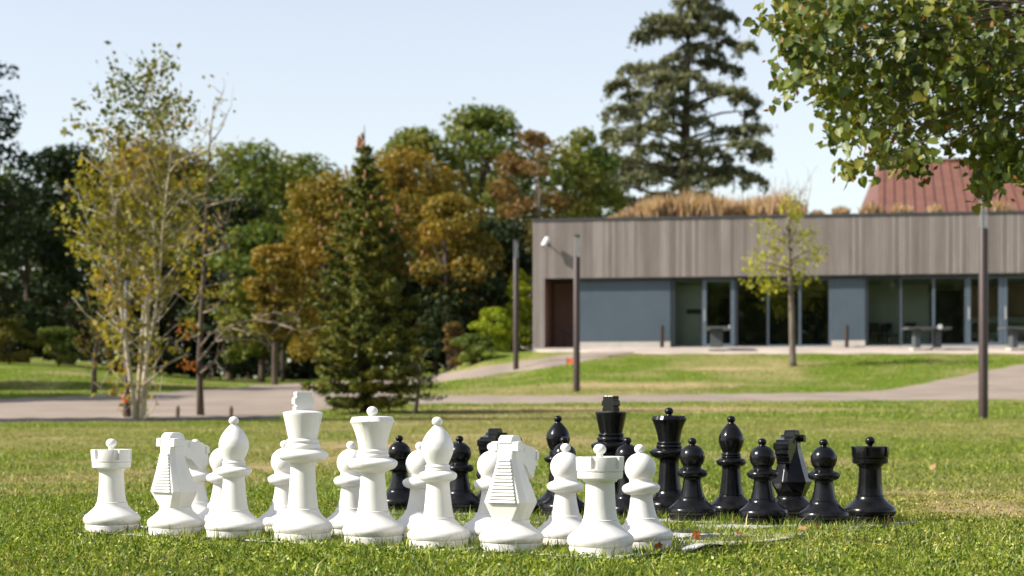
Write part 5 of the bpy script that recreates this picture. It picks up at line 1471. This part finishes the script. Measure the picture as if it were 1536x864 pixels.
# game tables on the patio
def make_table():
    r = thing('game_table', '', 'table', group='outdoor tables on the patio')
    mb = MB(); mb.box(-0.80, 0.80, -0.42, 0.42, 0.72, 0.80); mb.build('table_top', M['table_top'], r, bevel=0.012)
    for s in (-1, 1):
        MB().box(s * 0.38 - 0.10, s * 0.38 + 0.10, -0.22, 0.22, 0.06, 0.72).build('leg', M['concrete'], r, bevel=0.01)
        MB().box(s * 0.38 - 0.19, s * 0.38 + 0.19, -0.30, 0.30, -0.03, 0.06).build('foot', M['plinth'], r, bevel=0.01)
    MB().tube([(0.36, -0.46, 0.80), (0.36, -0.43, 0.80)], 0.09, 18).build('end_disc', M['camwhite'], r, angle=40)
    return r
tb = None
for (px, py, rz, lb) in [(1390, 527, 0.06, 'outdoor table seen broadside before the right hand windows'), (1075, 527, 1.45, 'outdoor table seen end on before the glass door'), (1535, 527, 0.1, 'outdoor table cut by the right edge of the photo')]:
    d = dist_at(px, py); q = on_px(px, d)
    q = (q[0], q[1], q[2] + 0.06)
    if tb is None: tb = make_table(); o = tb; o.location = q; o.rotation_euler = (0, 0, rz); o['label'] = lb
    else: o = dup(tb, loc=q, rz=rz, label=lb)
# chairs in the room, seen dimly through the glass
def make_chair():
    r = thing('chair', '', 'chair', group='chairs behind the windows')
    MB().box(-0.22, 0.22, -0.22, 0.22, 0.43, 0.47).build('seat', M['intdark'], r, bevel=0.01)
    MB().box(-0.22, 0.22, 0.19, 0.22, 0.55, 0.92).build('backrest', M['intdark'], r, bevel=0.01)
    for sx in (-1, 1):
        for sy in (-1, 1):
            MB().tube([(sx * .19, sy * .19, 0), (sx * .19, sy * .19, 0.43 if sy < 0 else 0.6)], 0.015, 6).build('leg', M['intdark'], r)
    return r
ch = None
for (px, v, rz, lb) in [(1316, 1.5, 0.3, 'dark chair behind the window right of the narrow panel, leftmost'), (1329, 2.0, -0.5, 'dark chair behind the window, second from the narrow panel'), (1343, 1.6, 0.9, 'dark chair close behind the first mullion right of the narrow panel'), (1372, 1.7, 0.2, 'dark chair behind the middle right hand window above the table')]:
    q = W(U(px), v, 0.003)
    if ch is None: ch = make_chair(); o = ch; o.location = q; o.rotation_euler = (0, 0, rz); o['label'] = lb
    else: o = dup(ch, loc=q, rz=rz, label=lb)

# ------------------------------------------------------------------ light
PHI, EL = R(77), R(37)
sv = Vector((-math.sin(PHI) * math.cos(EL), -math.cos(PHI) * math.cos(EL), math.sin(EL)))
sun = bpy.data.lights.new('sun', 'SUN'); sun.energy = 5.0; sun.angle = R(0.53); sun.color = (1.0, 0.94, 0.84)
so = bpy.data.objects.new('sun', sun); COL.objects.link(so); so.rotation_euler = sv.to_track_quat('Z', 'Y').to_euler(); so.location = (-20, -10, 30)
w = bpy.data.worlds.new('World'); S.world = w; w.use_nodes = True
nt = w.node_tree; bg = nt.nodes['Background']
sky = nt.nodes.new('ShaderNodeTexSky'); sky.sky_type = 'NISHITA'; sky.sun_disc = False
sky.sun_elevation = EL; sky.sun_rotation = math.atan2(sv.x, sv.y); sky.altitude = 100; sky.air_density = 1.25; sky.dust_density = 0.5; sky.ozone_density = 1.8
hs = nt.nodes.new('ShaderNodeHueSaturation'); hs.inputs['Saturation'].default_value = 0.52; hs.inputs['Hue'].default_value = 0.515
nt.links.new(sky.outputs[0], hs.inputs['Color']); nt.links.new(hs.outputs[0], bg.inputs[0]); bg.inputs[1].default_value = 0.113

cam = bpy.data.cameras.new('camera'); co = bpy.data.objects.new('camera', cam); COL.objects.link(co)
co.location = (0, 0, HC); co.rotation_euler = (R(90), 0, 0)
cam.sensor_width = 36; cam.lens = 36 * F / 1536; cam.shift_y = (YH - 432) / 1536
cam.clip_start = 0.1; cam.clip_end = 3000
cam.dof.use_dof = True; cam.dof.focus_distance = 8.1; cam.dof.aperture_fstop = 3.8
S.camera = co
S.render.engine = 'CYCLES'
S.cycles.use_denoising = True
try: S.cycles.denoiser = 'OPENIMAGEDENOISE'
except Exception: pass
S.cycles.max_bounces = 8; S.cycles.transparent_max_bounces = 12
S.cycles.sample_clamp_indirect = 8
S.view_settings.view_transform = 'Standard'; S.view_settings.look = 'None'
S.view_settings.exposure = 0.74; S.view_settings.gamma = 1.0; S.view_settings.use_curve_mapping = False
